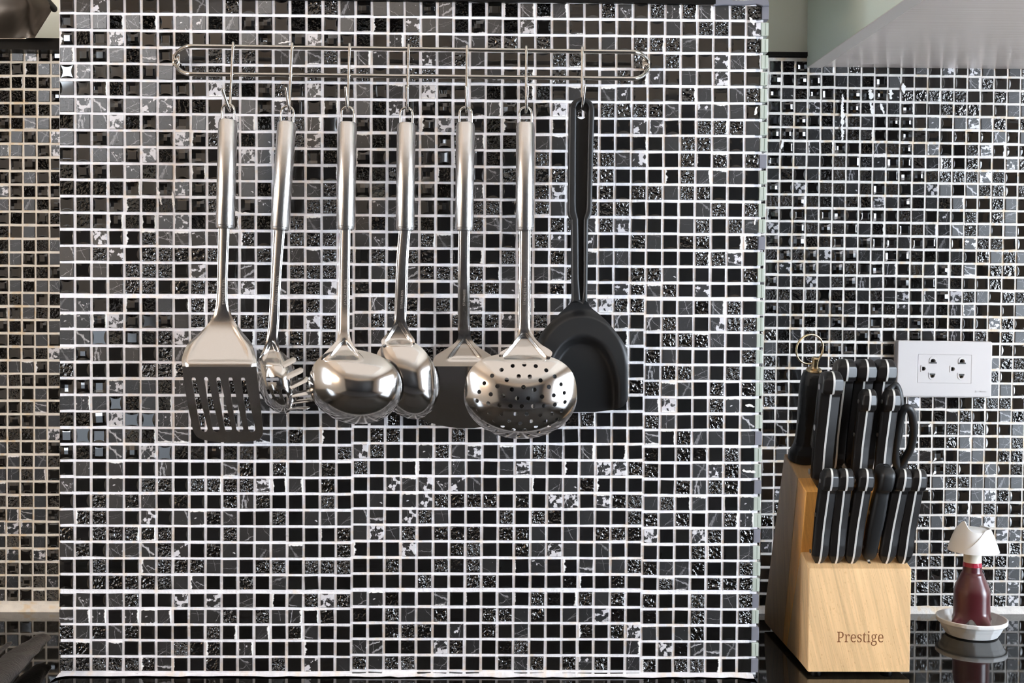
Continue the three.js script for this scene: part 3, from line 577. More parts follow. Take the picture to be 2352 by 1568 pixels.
function pillShape(u0, v0, u1, v1, r0, r1, zc, base, depth = 0.08) { // prism with rounded ends between two photograph points (radii in pixels)
  const a = W(u0, v0, zc).sub(base), b = W(u1, v1, zc).sub(base), k = (CAM.z - zc) / F, ang = Math.atan2(b.y - a.y, b.x - a.x), s = new THREE.Shape();
  for (let i = 0; i <= 10; i++) { const t = ang + PI / 2 + i / 10 * PI, p = [a.x + Math.cos(t) * r0 * k, a.y + Math.sin(t) * r0 * k]; i ? s.lineTo(...p) : s.moveTo(...p); }
  for (let i = 0; i <= 10; i++) { const t = ang - PI / 2 + i / 10 * PI; s.lineTo(b.x + Math.cos(t) * r1 * k, b.y + Math.sin(t) * r1 * k); }
  s.closePath(); const g = new THREE.ExtrudeGeometry(s, { depth, bevelEnabled: false }); g.translate(0, 0, zc - base.z - depth / 2); return g;
}
const stampFont = await new FontLoader().loadAsync('fonts/droid/droid_sans_regular.typeface.json');
M.stamp = std({ color: lin(0.34, 0.31, 0.28), metalness: 0.8, roughness: 0.5 });
function stamp(o, base, u, v0, v1, z, lean) {                 // small stamped words reading upwards on a shaft
  const g = new TextGeometry('STAINLESS STEEL', { font: stampFont, size: 0.0021, depth: 0.00025, curveSegments: 2, bevelEnabled: false }); g.computeBoundingBox();
  const b = g.boundingBox, p = W(u, v1, z), len = p.distanceTo(W(u, v0, z)); g.translate(-b.min.x, -b.max.y / 2, 0); g.scale(len / (b.max.x - b.min.x), 1, 1); g.rotateZ(PI / 2 + lean); g.translate(p.x - base.x, p.y - base.y, z - base.z);
  part(o, 'stamped_words', g, M.stamp, 'small stamped words on the shaft');
}
// 1 slotted turner
{
  const [o, base] = utensil('slotted_turner', 'stainless steel slotted turner with five long slots, leftmost on the rail', 'turner', [523.6, 274]);
  handleOf(o, base, [523.6, 274], [517, 525.5]);
  const zs = smoothZ([[520, 0.040], [700, 0.036], [735, 0.036], [760, 0.0385], [800, 0.0455], [832, 0.0515], [842, 0.0522]]);
  const T = [[519, 501.5, 527], [560, 500.5, 525.5], [640, 499, 522.4], [690, 496.8, 523], [720, 491.5, 530], [737, 482, 538], [752, 471, 548], [770, 451, 562], [787, 433, 576], [804, 424, 582.5], [820, 418.5, 587], [830, 417, 588.6], [842, 418.6, 589]];
  part(o, 'shaft', sheetOf(T, (u, v, t) => zs(v) + crown(t) * sstep(745, 690, v) - 0.004 * sstep(0.86, 1, Math.abs(t)) * sstep(735, 770, v) + 0.0012 * (1 - triangle(u, v, 505, 700, 829, 74, 7)) * sstep(735, 760, v), 0.0016, base, 130, 31), M.steelSatin);
  stamp(o, base, 512.5, 637, 699, zs(668) + 0.0015, -0.02);
  const zb = (v) => lerp(0.0522, 0.0325, (v - 842) / 173), B = [[841, 418.6, 589], [860, 420, 590.5], [920, 429.5, 597], [973, 440, 602.5], [992, 445, 604], [1002, 452, 601], [1008, 462, 596], [1012, 478, 585], [1015, 505, 560]];
  const blade = sheetOf(B, (u, v) => zb(v) + 0.0035 * Math.exp(-(((v - 925) / 40) ** 2)) * 0.25, 0.0014, base, 60, 31);
  const slots = [[450.7, 466.6], [478.8, 494], [506.8, 522.4], [534.6, 548.8], [563, 576.5]].map(([a, b]) => pillShape(a, 869, b - 0.5, 985, 4.6, 8.2, 0.04, base));
  part(o, 'blade', cut(blade, slots), M.steelSatin, 'flat blade with five slots');
}
// 2 pasta server
{
  const [o, base] = utensil('pasta_server', 'stainless steel pasta server with rounded prongs, second on the rail', 'pasta server', [659, 279]);
  handleOf(o, base, [659, 279], [642.4, 529.5]);
  const B = [638, 875, 47, 76, -0.27, 0.026, 0.026, 1.05, 0.010];
  const zs = smoothZ([[520, 0.040], [700, 0.040], [760, 0.0385], [795, 0.0375], [820, 0.040], [850, 0.044]]);
  part(o, 'shaft', neckOf([[522, 629, 655.5], [600, 624.5, 648.5], [680, 620.5, 643], [740, 617, 641], [770, 613.5, 639], [790, 608.5, 639.5], [803, 604, 641.5], [814, 599, 643.5], [825, 596, 646.5], [835, 599, 648], [846, 605, 648]], base, zs, B, [624, 782, 828, 17]), M.steelSatin);
  stamp(o, base, 633.5, 632, 700, zs(668) + 0.0015, -0.066);
  const holes = [pillShape(614.5, 871.2, 635.5, 871.2, 6, 6, 0.05, base), pillShape(613, 897, 618.5, 912, 3.6, 4.5, 0.05, base), pillShape(632.5, 902, 638, 914, 6.2, 5, 0.05, base), pillShape(650.5, 898, 657, 926, 4.6, 5.2, 0.05, base)];
  part(o, 'bowl', cut(bowlOf(B, base, [624, 782, 828, 17]), holes), M.steel, 'rounded bowl with oval slots');
  const bz = bowlZ(B), prong = (u0, v0, u1, v1, w) => {
    const A = [], C = [], n = 26, z0 = Math.max(bz(u0, v0)[0], 0.030);
    for (let i = 0; i <= n; i++) { const t = i / n, u = lerp(u0, u1, t), v = lerp(v0, v1, t), nx = -(v1 - v0), ny = u1 - u0, L = Math.hypot(nx, ny), hw = w / 2 * (t > 0.8 ? Math.sqrt(Math.max(0.02, 1 - ((t - 0.8) / 0.2) ** 2)) : 1), z = z0 + 0.0004 - 0.004 * t - 0.003 * t * t, ra = [], rc = []; for (let j = 0; j <= 8; j++) { const s = (j / 8 * 2 - 1) * hw, p = W(u + nx / L * s, v + ny / L * s, z + 0.00022 * s - 0.0005 * (j / 4 - 1) ** 2).sub(base); ra.push(p); rc.push(p.clone().add(new V3(0, 0, -0.0012))); } A.push(ra); C.push(rc); }
    return solid(C, A);
  };
  for (const p of [[650, 839, 680, 822.5, 13.5], [658, 866, 697, 847, 13.5], [666, 889, 710, 867.5, 12.5], [670, 907, 719.5, 898.5, 12], [672, 924, 721, 917, 9], [664, 938, 712, 936, 7]]) part(o, 'prong', prong(...p), M.steelSatin);
}
// 3 ladle
{
  const [o, base] = utensil('ladle', 'stainless steel ladle with a wide deep oval bowl, third on the rail', 'ladle', [798.3, 280]);
  handleOf(o, base, [798.3, 280], [793.8, 528.5]);
  const B = [815.5, 888, 108, 85, 0.20, 0.036, 0.031, 1.05, 0.014, 0.3];
  const zs = smoothZ([[520, 0.040], [700, 0.041], [760, 0.0445], [785, 0.0475], [805, 0.0515], [840, 0.057]]);
  part(o, 'shaft', neckOf([[522, 781, 804.5], [640, 778.5, 803.5], [720, 777.5, 803], [760, 777, 803], [775, 774.5, 804.5], [786, 769.5, 808.5], [797, 759, 815], [806, 750, 824], [815, 742, 834], [825, 738, 841], [836, 746, 832]], base, zs, B, [791, 782, 822, 31]), M.steelSatin);
  stamp(o, base, 793, 640, 700, zs(668) + 0.0015, -0.01);
  part(o, 'bowl', bowlOf(B, base, [791, 782, 822, 31]), M.steel, 'wide polished bowl');
}
// 4 solid spoon
{
  const [o, base] = utensil('serving_spoon', 'stainless steel solid serving spoon with an oval bowl half behind the ladle', 'spoon', [933.4, 282]);
  handleOf(o, base, [933.4, 282], [930.3, 530.5]);
  const B = [934, 869, 70, 97, -0.40, 0.018, 0.022, 1.06, 0.009];
  const zs = smoothZ([[520, 0.040], [640, 0.036], [740, 0.027], [775, 0.0275], [800, 0.032]]);
  part(o, 'shaft', neckOf([[523, 917, 943], [600, 910.5, 937.7], [680, 907, 935.5], [737, 904.8, 934], [752, 900, 936.5], [762, 893.5, 940.5], [772, 883, 947], [782, 876, 953], [793, 878, 951], [802, 884, 946]], base, zs, B, [915.5, 742, 786, 27]), M.steelSatin);
  stamp(o, base, 922, 640, 709, zs(672) + 0.0015, -0.04);
  part(o, 'bowl', bowlOf(B, base, [915.5, 742, 786, 27]), M.steel, 'oval polished bowl');
}
// 5 solid turner
{
  const [o, base] = utensil('solid_turner', 'stainless steel solid turner with a wide dark mirror blade, behind the skimmer', 'turner', [1069.3, 281]);
  handleOf(o, base, [1069.3, 281], [1066, 531]);
  const zs = smoothZ([[520, 0.040], [640, 0.034], [740, 0.0165], [775, 0.0125], [800, 0.0145], [842, 0.0185]]);
  part(o, 'shaft', sheetOf([[524, 1053.5, 1079.5], [600, 1052, 1078.4], [700, 1051.5, 1078.8], [755, 1051.5, 1079.5], [775, 1052, 1082.5], [786, 1045.5, 1088.5], [800, 1026.5, 1104], [810, 1010, 1120], [818, 999, 1130], [828, 995, 1135], [842, 993, 1137]], (u, v, t) => zs(v) + crown(t) * sstep(775, 730, v) - 0.0018 * triangle(u, v, 1067, 778, 824, 34, 6), 0.0014, base, 120, 31), M.steelSatin);
  stamp(o, base, 1066, 640, 702, zs(668) + 0.0015, -0.01);
  part(o, 'blade', sheetOf([[841, 993, 1137], [870, 986, 1144], [910, 974, 1156], [940, 962, 1167], [954, 957, 1172], [962, 966, 1164], [970, 988, 1140], [977, 1012, 1118], [983, 1050, 1090]], (u, v) => lerp(0.0188, 0.0012, (v - 841) / 142), 0.0013, base, 60, 25), M.steel, 'dark mirror blade');
}
// 6 skimmer
{
  const [o, base] = utensil('perforated_skimmer', 'stainless steel skimmer with a wide bowl full of round holes, sixth on the rail', 'skimmer', [1207, 281]);
  handleOf(o, base, [1207, 281], [1205.5, 531]);
  const B = [1195.5, 909.5, 130, 98.5, 0.02, 0.037, 0.028, 1.05, 0.012, 0.65];
  const zs = smoothZ([[520, 0.040], [700, 0.042], [760, 0.044], [795, 0.0475], [812, 0.0505], [840, 0.056]]);
  part(o, 'shaft', neckOf([[524, 1193.5, 1218.5], [600, 1192.7, 1218], [700, 1191, 1218], [752, 1190.6, 1218.6], [768, 1187.5, 1224], [780, 1183, 1232], [792, 1176, 1245], [801, 1162, 1260], [808, 1150, 1268], [816, 1146, 1267], [826, 1150, 1260], [836, 1162, 1248]], base, zs, B, [1204, 765, 821, 46]), M.steelSatin);
  stamp(o, base, 1205, 637, 700, zs(668) + 0.0015, -0.005);
  const hs = [1195, 875, 1292, 865, 1388, 877, 1101, 908, 1476, 912, 1022, 957, 1145, 992, 1245, 962, 1338, 965, 1428, 997, 1547, 964, 957, 1020, 1066, 1046, 1600, 1030, 1498, 1051, 1188, 1073, 1285, 1053, 1377, 1075, 913, 1093, 1011, 1113, 1540, 1122, 1627, 1101, 1113, 1127, 1441, 1133, 1232, 1147, 1326, 1147, 896, 1168, 990, 1190, 1548, 1200, 1633, 1177, 1084, 1205, 1176, 1212, 1271, 1214, 1366, 1213, 1458, 1210, 904, 1246, 1000, 1269, 1608, 1252, 1522, 1276, 1102, 1280, 1218, 1278, 1312, 1279, 1426, 1285, 933, 1315, 1043, 1335, 1165, 1336, 1350, 1340, 1470, 1340, 1565, 1323, 1257, 1357, 988, 1376, 1110, 1383, 1390, 1386, 1500, 1382, 1203, 1411, 1296, 1412, 1060, 1420, 1410, 1430, 1145, 1450, 1240, 1463, 1325, 1455];
  const cyl = [], bz = bowlZ(B);
  for (let i = 0; i < hs.length; i += 2) { const u = 850 + hs[i] / 3.647, v = 600 + hs[i + 1] / 3.647, z = Math.max(bz(u, v)[0], 0.037), p = W(u, v, z).sub(base), g = new THREE.CylinderGeometry(0.0021, 0.0021, 0.016, 16); g.rotateX(PI / 2); const dx = (u - B[0]) / B[2], dy = (v - B[1]) / B[3], r = Math.hypot(dx, dy), til = Math.min(0.9, 0.9 * r * r); g.rotateX(til * dy); g.rotateY(til * dx * 0.8); g.translate(p.x, p.y, p.z); cyl.push(g); }
  part(o, 'bowl', cut(bowlOf(B, base, [1204, 765, 821, 46]), cyl), M.steel, 'wide bowl with round holes');
}
// 7 black nylon turner
{
  const base = W(1336, 228, 0.036), o = thing('black_turner', 'black nylon wok turner with a grooved handle, rightmost on the rail', 'turner', base);
  const q = (u, v) => { const p = W(u, v, 0.036).sub(base); return [p.x, p.y]; };
  const outline = [[1306.5, 256], [1305.5, 330], [1304.8, 420], [1304, 488], [1306, 497], [1310.5, 506], [1311.5, 530], [1312, 620], [1313, 694], [1348, 694], [1349, 620], [1350, 530], [1350.8, 506], [1355.5, 497], [1358.5, 488], [1360, 420], [1362.5, 330], [1364.6, 256]];
  const trace = (s, L, arc) => { L.forEach(([u, v], i) => i ? s.lineTo(...q(u, v)) : s.moveTo(...q(u, v))); for (const p of arc) s.lineTo(...q(...p)); s.closePath(); return s; };
  const arcOf = (cu, cv, ru, rv, n = 18) => Array.from({ length: n - 1 }, (_, i) => { const t = (i + 1) / n * PI; return [cu + ru * Math.cos(t), cv - rv * Math.sin(t)]; });
  const inner = [[1323.5, 250], [1322.5, 350], [1322, 470], [1323, 487], [1327.5, 503], [1328.5, 540], [1329, 640], [1331, 668], [1333, 690], [1335.5, 692], [1338, 668], [1338.5, 640], [1338.5, 540], [1339, 503], [1344.5, 487], [1346, 470], [1348, 350], [1350.5, 250]];
  const rim = trace(new THREE.Shape(), outline, arcOf(1335.6, 256, 29, 31)); rim.holes.push(trace(new THREE.Path(), inner, arcOf(1337, 250, 13.5, 14)));
  const rg = new THREE.ExtrudeGeometry(rim, { depth: 0.009, bevelEnabled: true, bevelSize: 0.0022, bevelOffset: -0.0022, bevelThickness: 0.0022, bevelSegments: 4, curveSegments: 12 }); rg.translate(0, 0, -0.005);
  const plate = trace(new THREE.Shape(), outline.map(([u, v]) => [lerp(1336, u, 0.93), v]), arcOf(1335.6, 256, 27, 29)); { const h = new THREE.Path(), c = q(1335.5, 262); h.absarc(c[0], c[1], 0.0047, 0, 2 * PI, true); plate.holes.push(h); }
  const pg = new THREE.ExtrudeGeometry(plate, { depth: 0.004, bevelEnabled: false, curveSegments: 20 }); pg.translate(0, 0, -0.005);
  part(o, 'handle', merge([rg, pg]), M.nylon, 'grooved handle with a hanging hole');
  const zf = (u, v) => {
    const ridge = Math.hypot((u - 1338) / 84, (v - 905) / 137), out = interp([[690, 0.036], [715, 0.034], [750, 0.034], [790, 0.035], [850, 0.034], [946, 0.024]], v)[0];
    const side = Math.abs(u - 1338) / 84, inside = v < 905 ? ridge : side;
    return out - 0.010 * sstep(1.02, 0.84, inside) * sstep(740, 800, v) - 0.006 * sstep(1.02, 1.2, Math.hypot((u - 1338) / 98, Math.min(0, v - 850) / 118));
  };
  part(o, 'blade', sheetOf([[686, 1313, 1348.5], [697, 1309, 1351], [706, 1300, 1357.5], [720, 1285, 1375], [737, 1268, 1393.5], [752, 1254, 1407], [768, 1242, 1419.5], [785, 1233, 1431], [802, 1228, 1439.5], [850, 1226, 1442], [900, 1226, 1442.5], [918, 1227, 1441.5], [928, 1233, 1436], [935, 1245, 1427], [941, 1268, 1408], [946, 1290, 1365]], (u, v) => zf(u, v), 0.003, base, 110, 51), M.nylon, 'broad dished blade');
}
// ---------------------------------------------------------------- double power socket
{
  const zf = ZB + 0.0108, c = W(2170, 847, zf), o = thing('power_socket', 'white double power socket plate on the right tiled wall', 'socket', c);
  const tl = W(2063.5, 782, zf), trp = W(2279, 785, zf), bl = W(2062.5, 908, zf), w = tl.distanceTo(trp), h = tl.distanceTo(bl), ang = Math.atan2(trp.y - tl.y, trp.x - tl.x);
  o.rotation.z = ang;
  const R = (x0, x1, y0, y1, r) => { const s = new THREE.Shape(); s.moveTo(x0 + r, y0); s.lineTo(x1 - r, y0); s.absarc(x1 - r, y0 + r, r, -PI / 2, 0); s.lineTo(x1, y1 - r); s.absarc(x1 - r, y1 - r, r, 0, PI / 2); s.lineTo(x0 + r, y1); s.absarc(x0 + r, y1 - r, r, PI / 2, PI); s.lineTo(x0, y0 + r); s.absarc(x0 + r, y0 + r, r, PI, PI * 1.5); return s; };
  const mw = 0.0664, mh = 0.0352, mx = -0.0003, my = 0;
  const plate = R(-w / 2, w / 2, -h / 2, h / 2, 0.002); plate.holes.push(R(mx - mw / 2, mx + mw / 2, my - mh / 2, my + mh / 2, 0.0004));
  const pg = new THREE.ExtrudeGeometry(plate, { depth: 0.0076, bevelEnabled: true, bevelSize: 0.0014, bevelThickness: 0.0014, bevelOffset: -0.0007, bevelSegments: 4 }); pg.translate(0, 0, -0.0092);
  part(o, 'cover_plate', pg, M.plastic);
  const mod = R(mx - mw / 2 + 0.0004, mx + mw / 2 - 0.0004, my - mh / 2 + 0.0004, my + mh / 2 - 0.0004, 0.0004), lips = [], dark = [], brassBits = [];
  const D = (cx, cy, hw, up, len) => { const s = []; const n = 12; s.push([cx - hw, cy], [cx + hw, cy]); for (let i = 0; i <= n; i++) { const t = i / n * PI; s.push([cx + hw * Math.cos(t), cy + up * (len + hw * Math.sin(t))]); } return s; };
  const loop = (pts, P) => { pts.forEach((p, i) => i ? P.lineTo(...p) : P.moveTo(...p)); P.closePath(); return P; };
  for (const ox of [-0.0148, 0.0212]) {
    const holes = [D(ox, 0.0077, 0.0030, 1, 0.0016), D(ox - 0.0005, -0.0060, 0.0030, -1, 0.0026), D(0, 0, 0.0026, 1, 0.0026).map(([x, y]) => [ox - 0.0138 + y, x])];
    const big = [D(ox, 0.0062, 0.0048, 1, 0.0040), D(ox - 0.0005, -0.0048, 0.0048, -1, 0.0040), D(0, 0, 0.0040, 1, 0.0040).map(([x, y]) => [ox - 0.0150 + y, x])];
    for (const p of holes) mod.holes.push(loop(p, new THREE.Path()));
    holes.forEach((p, i) => { const s = loop(big[i], new THREE.Shape()); s.holes.push(loop(p, new THREE.Path())); const g = new THREE.ExtrudeGeometry(s, { depth: 0.0005, bevelEnabled: true, bevelSize: 0.0003, bevelOffset: -0.0003, bevelThickness: 0.0003, bevelSegments: 2 }); g.translate(0, 0, -0.0002); lips.push(g); });
    dark.push(box(ox - 0.0045, ox + 0.0045, 0.0064, 0.0082, -0.001, 0.00075)); dark.push(box(ox - 0.0040, ox + 0.003, -0.0078, -0.0058, -0.001, 0.00075));
    brassBits.push(box(ox - 0.0012, ox + 0.0006, -0.0098, -0.0072, -0.0065, -0.004));
  }
  const mg = new THREE.ExtrudeGeometry(mod, { depth: 0.005, bevelEnabled: false }); mg.translate(0, 0, -0.0050);
  const m = part(o, 'socket_module', mg, M.plastic);
  lips.forEach(g => part(m, 'pin_hole_rim', g, M.plastic)); dark.forEach(g => part(m, 'pin_slot', g, M.socketDark)); brassBits.forEach(g => part(m, 'contact', g, M.brassContact));
  part(o, 'back_box', box(mx - mw / 2 + 0.0006, mx + mw / 2 - 0.0006, -mh / 2 + 0.0006, mh / 2 - 0.0006, -0.0090, -0.0066), M.socketDark);
  const font = await new FontLoader().loadAsync('fonts/droid/droid_sans_bold.typeface.json');
  const tg = new TextGeometry('CHANG', { font, size: 0.0019, depth: 0.00012, curveSegments: 3, bevelEnabled: false }); tg.translate(0.0432, -0.0283, 0.0001);
  part(o, 'maker_mark', merge([tg, box(0.0385, 0.0419, -0.0262, -0.0260, 0, 0.0002), box(0.0385, 0.0419, -0.0286, -0.0284, 0, 0.0002), box(0.0385, 0.0387, -0.0286, -0.0260, 0, 0.0002), box(0.0393, 0.0413, -0.0278, -0.0275, 0, 0.0002), box(0.0393, 0.0396, -0.0278, -0.0266, 0, 0.0002)]), M.print, 'faint grey maker mark');
}
// ---------------------------------------------------------------- knife block
const BW = 0.1057, BX = W(1854.5, 1541, 0.0).x, BASE = new V3(BX + BW / 2, CY, 0);
const dep = (d) => 1.0745 - d;                                // depth from the lens to z (about x = 0.37)
const BP = {                                                  // side profile, [z, y above the worktop]
  frontBottom: [0.0, 0.004], frontTop: [0.0005, 0.1105], ledgeBack: [-0.030, 0.1205], riserTop: [-0.0125, 0.1865], topBack: [-0.0975, 0.2150], backBottom: [-0.180, 0.012], seamBottom: [-0.080, 0.005],
};
{
  const o = thing('knife_block', 'pale wooden knife block with a slanted back, full of black handles', 'knife block', BASE);
  const ext = (pts, w, bev = 0.0012) => {
    const s = new THREE.Shape(); pts.forEach((p, i) => i ? s.lineTo(...p) : s.moveTo(...p)); s.closePath();
    const g = new THREE.ExtrudeGeometry(s, { depth: w - 2 * bev, bevelEnabled: true, bevelSize: bev, bevelOffset: -bev, bevelThickness: bev, bevelSegments: 3 });
    g.translate(0, 0, bev - w / 2); g.rotateY(-PI / 2);       // shape x -> z, shape y -> y, depth -> -x
    const p = g.attributes.position, n = g.attributes.normal, u = g.attributes.uv; for (let i = 0; i < p.count; i++) Math.abs(n.getX(i)) > 0.7 ? u.setXY(i, p.getZ(i), p.getY(i)) : u.setXY(i, p.getX(i), p.getY(i) + p.getZ(i));
    return g;
  };
  const { frontBottom: A, frontTop: Bt, ledgeBack: C, riserTop: D, topBack: E, backBottom: G, seamBottom: S } = BP;
  const mid = (p, q, t) => [lerp(p[0], q[0], t), lerp(p[1], q[1], t)];
  const lb = [S[0] - 0.003, S[1]], top1 = mid(D, E, 0.36), bot1 = [-0.095, 0.005];
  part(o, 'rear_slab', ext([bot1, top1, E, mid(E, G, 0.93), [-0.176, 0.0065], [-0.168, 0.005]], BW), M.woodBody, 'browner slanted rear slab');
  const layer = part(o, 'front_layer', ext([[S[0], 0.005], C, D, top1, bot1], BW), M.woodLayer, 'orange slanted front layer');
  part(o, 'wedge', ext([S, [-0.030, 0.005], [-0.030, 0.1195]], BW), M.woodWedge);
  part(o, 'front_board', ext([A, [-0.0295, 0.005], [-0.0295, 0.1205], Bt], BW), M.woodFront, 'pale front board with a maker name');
  for (const x of [-0.040, 0.034]) for (const z of [-0.015, -0.150]) { const g = new THREE.CylinderGeometry(0.006, 0.006, 0.0042, 20); g.translate(x, 0.0021, z); part(o, 'foot', g, M.nylon); }
  const font = await new FontLoader().loadAsync('fonts/droid/droid_serif_regular.typeface.json');
  const tg = new TextGeometry('Prestige', { font, size: 0.0108, depth: 0.0004, curveSegments: 6, bevelEnabled: false }); tg.computeBoundingBox();
  const bb = tg.boundingBox, sc = 0.0478 / (bb.max.x - bb.min.x); tg.scale(sc, 1, 1); tg.translate(-0.0233, 0.0345, -0.00015);
  part(o, 'maker_name', tg, M.engrave, 'brown stamped name');
  const tilt = 0.33;
  for (const ub of [1877.5, 1915.7, 1952.4, 1993.8, 2031.3, 2069.6]) { const g = box(-0.0013, 0.0013, -0.0006, 0.0006, -0.009, 0.006); g.rotateX(tilt); g.translate(W(ub, 1288, -0.0135).x - BASE.x, 0.1152, -0.0145); part(o, 'slot', g, M.slot); }
  for (const [x, z] of [[-0.037, -0.030], [-0.022, -0.062], [0.0, -0.062], [0.02, -0.062], [0.004, -0.036], [0.028, -0.036]]) { const g = box(-0.0016, 0.0016, -0.0006, 0.0006, -0.014, 0.014); g.rotateX(tilt); g.translate(x, 0.1865 + (-z - 0.0125) * 0.335, z); part(o, 'slot', g, M.slot); }
}
// knife handles: local y along the handle, z towards the viewer, x across
const TILT = 0.325;
function handleProfile(L, w) {                                // outline in (z, y); front edge wavy with a hooked butt
  const s = new THREE.Shape(), k = w;
  s.moveTo(-0.62 * k, 0.004); s.lineTo(-0.35 * k, 0); s.lineTo(0.45 * k, 0);
  s.bezierCurveTo(0.78 * k, 0.004, 0.80 * k, 0.010, 0.70 * k, 0.020);
  s.bezierCurveTo(0.50 * k, 0.036, 0.46 * k, 0.045, 0.46 * k, 0.5 * L);
  s.bezierCurveTo(0.46 * k, 0.68 * L, 0.40 * k, 0.76 * L, 0.42 * k, L - 0.0235);
  s.bezierCurveTo(0.45 * k, L - 0.021, 0.80 * k, L - 0.0225, 0.88 * k, L - 0.0195);
  s.bezierCurveTo(1.02 * k, L - 0.010, 0.86 * k, L - 0.001, 0.20 * k, L);
  s.bezierCurveTo(-0.30 * k, L, -0.72 * k, L - 0.004, -0.74 * k, L - 0.014);
  s.lineTo(-0.66 * k, 0.5 * L); s.closePath(); return s;
}
function knifeHandle(L, w, half) {
  const shp = handleProfile(L, w), sh = (depth, bev) => { const g = new THREE.ExtrudeGeometry(shp, { depth: depth - bev, bevelEnabled: true, bevelSize: bev, bevelOffset: -bev, bevelThickness: bev, bevelSegments: 5, curveSegments: 14 }); return g; };
  // scales: bevelled on the outside only
  const gOut = sh(half, 0.0030); gOut.translate(0, 0, 0.0005); const p = gOut.attributes.position; for (let i = 0; i < p.count; i++) p.setZ(i, Math.max(p.getZ(i), 0.0010)); 
  for (let i = 0; i < p.count; i++) { const y = p.getY(i), f = lerp(0.5, 1, sstep(-0.002, 0.013, y)) * lerp(1, 0.80, sstep(L - 0.010, L + 0.001, y)); p.setZ(i, Math.max(0.001, p.getZ(i) * f)); }
  gOut.computeVertexNormals();
  const right = toCreasedNormals(gOut.clone(), 0.9); right.rotateY(-PI / 2); right.scale(-1, 1, 1); { const a = right.attributes.position.array, n = right.attributes.normal.array; for (let i = 0; i < a.length; i += 9) for (let k = 0; k < 3; k++) { let t = a[i + 3 + k]; a[i + 3 + k] = a[i + 6 + k]; a[i + 6 + k] = t; t = n[i + 3 + k]; n[i + 3 + k] = n[i + 6 + k]; n[i + 6 + k] = t; } }
  const left = toCreasedNormals(gOut.clone(), 0.9); left.rotateY(-PI / 2);
  const tang = new THREE.ExtrudeGeometry(shp, { depth: 0.0020, bevelEnabled: false, curveSegments: 14 }); tang.translate(0, 0, -0.0010); tang.rotateY(-PI / 2); tang.scale(1, 1, 1.02);
  return { left, right, tang };
}
const kinds = { small: [knifeHandle(0.1065, 0.0105, 0.0078), 0.1065, 0.0078, 0.0105], mid: [knifeHandle(0.1040, 0.0105, 0.0078), 0.1040, 0.0078, 0.0105], big: [knifeHandle(0.1260, 0.0135, 0.0098), 0.1260, 0.0098, 0.0135] };
function knife(name, label, category, kind, foot, rollZ, group) {
  const [g, L, half, w] = kinds[kind], o = thing(name, label, category, foot, group);
  o.rotation.set(TILT, 0, -rollZ, 'ZXY');
  part(o, 'scale', g.left, M.knifeBlack); part(o, 'scale', g.right, M.knifeBlack); part(o, 'tang', g.tang, M.tang, 'bright steel tang line');
  for (const s of [-1, 1]) for (const y of [0.10, 0.5, 0.86]) { const c = new THREE.CylinderGeometry(kind === 'big' ? 0.0032 : 0.0022, kind === 'big' ? 0.0032 : 0.0022, 0.0008, 16); c.rotateZ(PI / 2); c.translate(s * (half + 0.0006), y * L, -0.12 * w); part(o, 'rivet', c, M.rivet); }
  part(o, 'blade', box(-0.0007, 0.0007, -0.014, 0.004, -0.008, 0.006), M.tang);
  return o;
}
const onBlock = (u, v, z) => { const p = W(u, v, z); return p; };
const stk = [[1877.5, 1907.8, 'leftmost'], [1915.7, 1942, 'second from left'], [1952.4, 1989, 'third from left'], [2031.3, 2076, 'fifth from left'], [2069.6, 2109.4, 'rightmost']];
for (const [ub, ut, w] of stk) {
  const z = -0.0135, f = W(ub, 1288, z), roll = Math.atan2(W(ut, 1085, z + 0.034).x - f.x, 0.1);
  knife('steak_knife', `small black handled knife in the lower row of the block, ${w}`, 'knife', 'small', new V3(f.x, CY + 0.1150, z), roll, 'small knives in the lower row');
}
for (const [ub, vb, z, kind, label] of [
  [1880, 1108, -0.030, 'big', 'large black knife handle at the front left of the upper row, rivets facing left'],
  [1911, 1072, -0.064, 'big', 'large black knife handle at the back, behind the front left knife'],
  [1955, 1068, -0.064, 'big', 'large black knife handle at the back, middle of three'],
  [1999, 1070, -0.064, 'big', 'large black knife handle at the back, nearest the power socket'],
  [1967, 1098, -0.037, 'mid', 'shorter black knife handle in front of the back row, left of the other short one'],
  [2020, 1092, -0.037, 'mid', 'shorter black knife handle in front of the back row, beside the scissors'],
]) { const f = W(ub, vb, z); knife('kitchen_knife', label, 'knife', kind, new V3(f.x, CY + 0.1875 + (-z - 0.0125) * 0.335, z), 0.0, 'larger knives in the upper row'); }
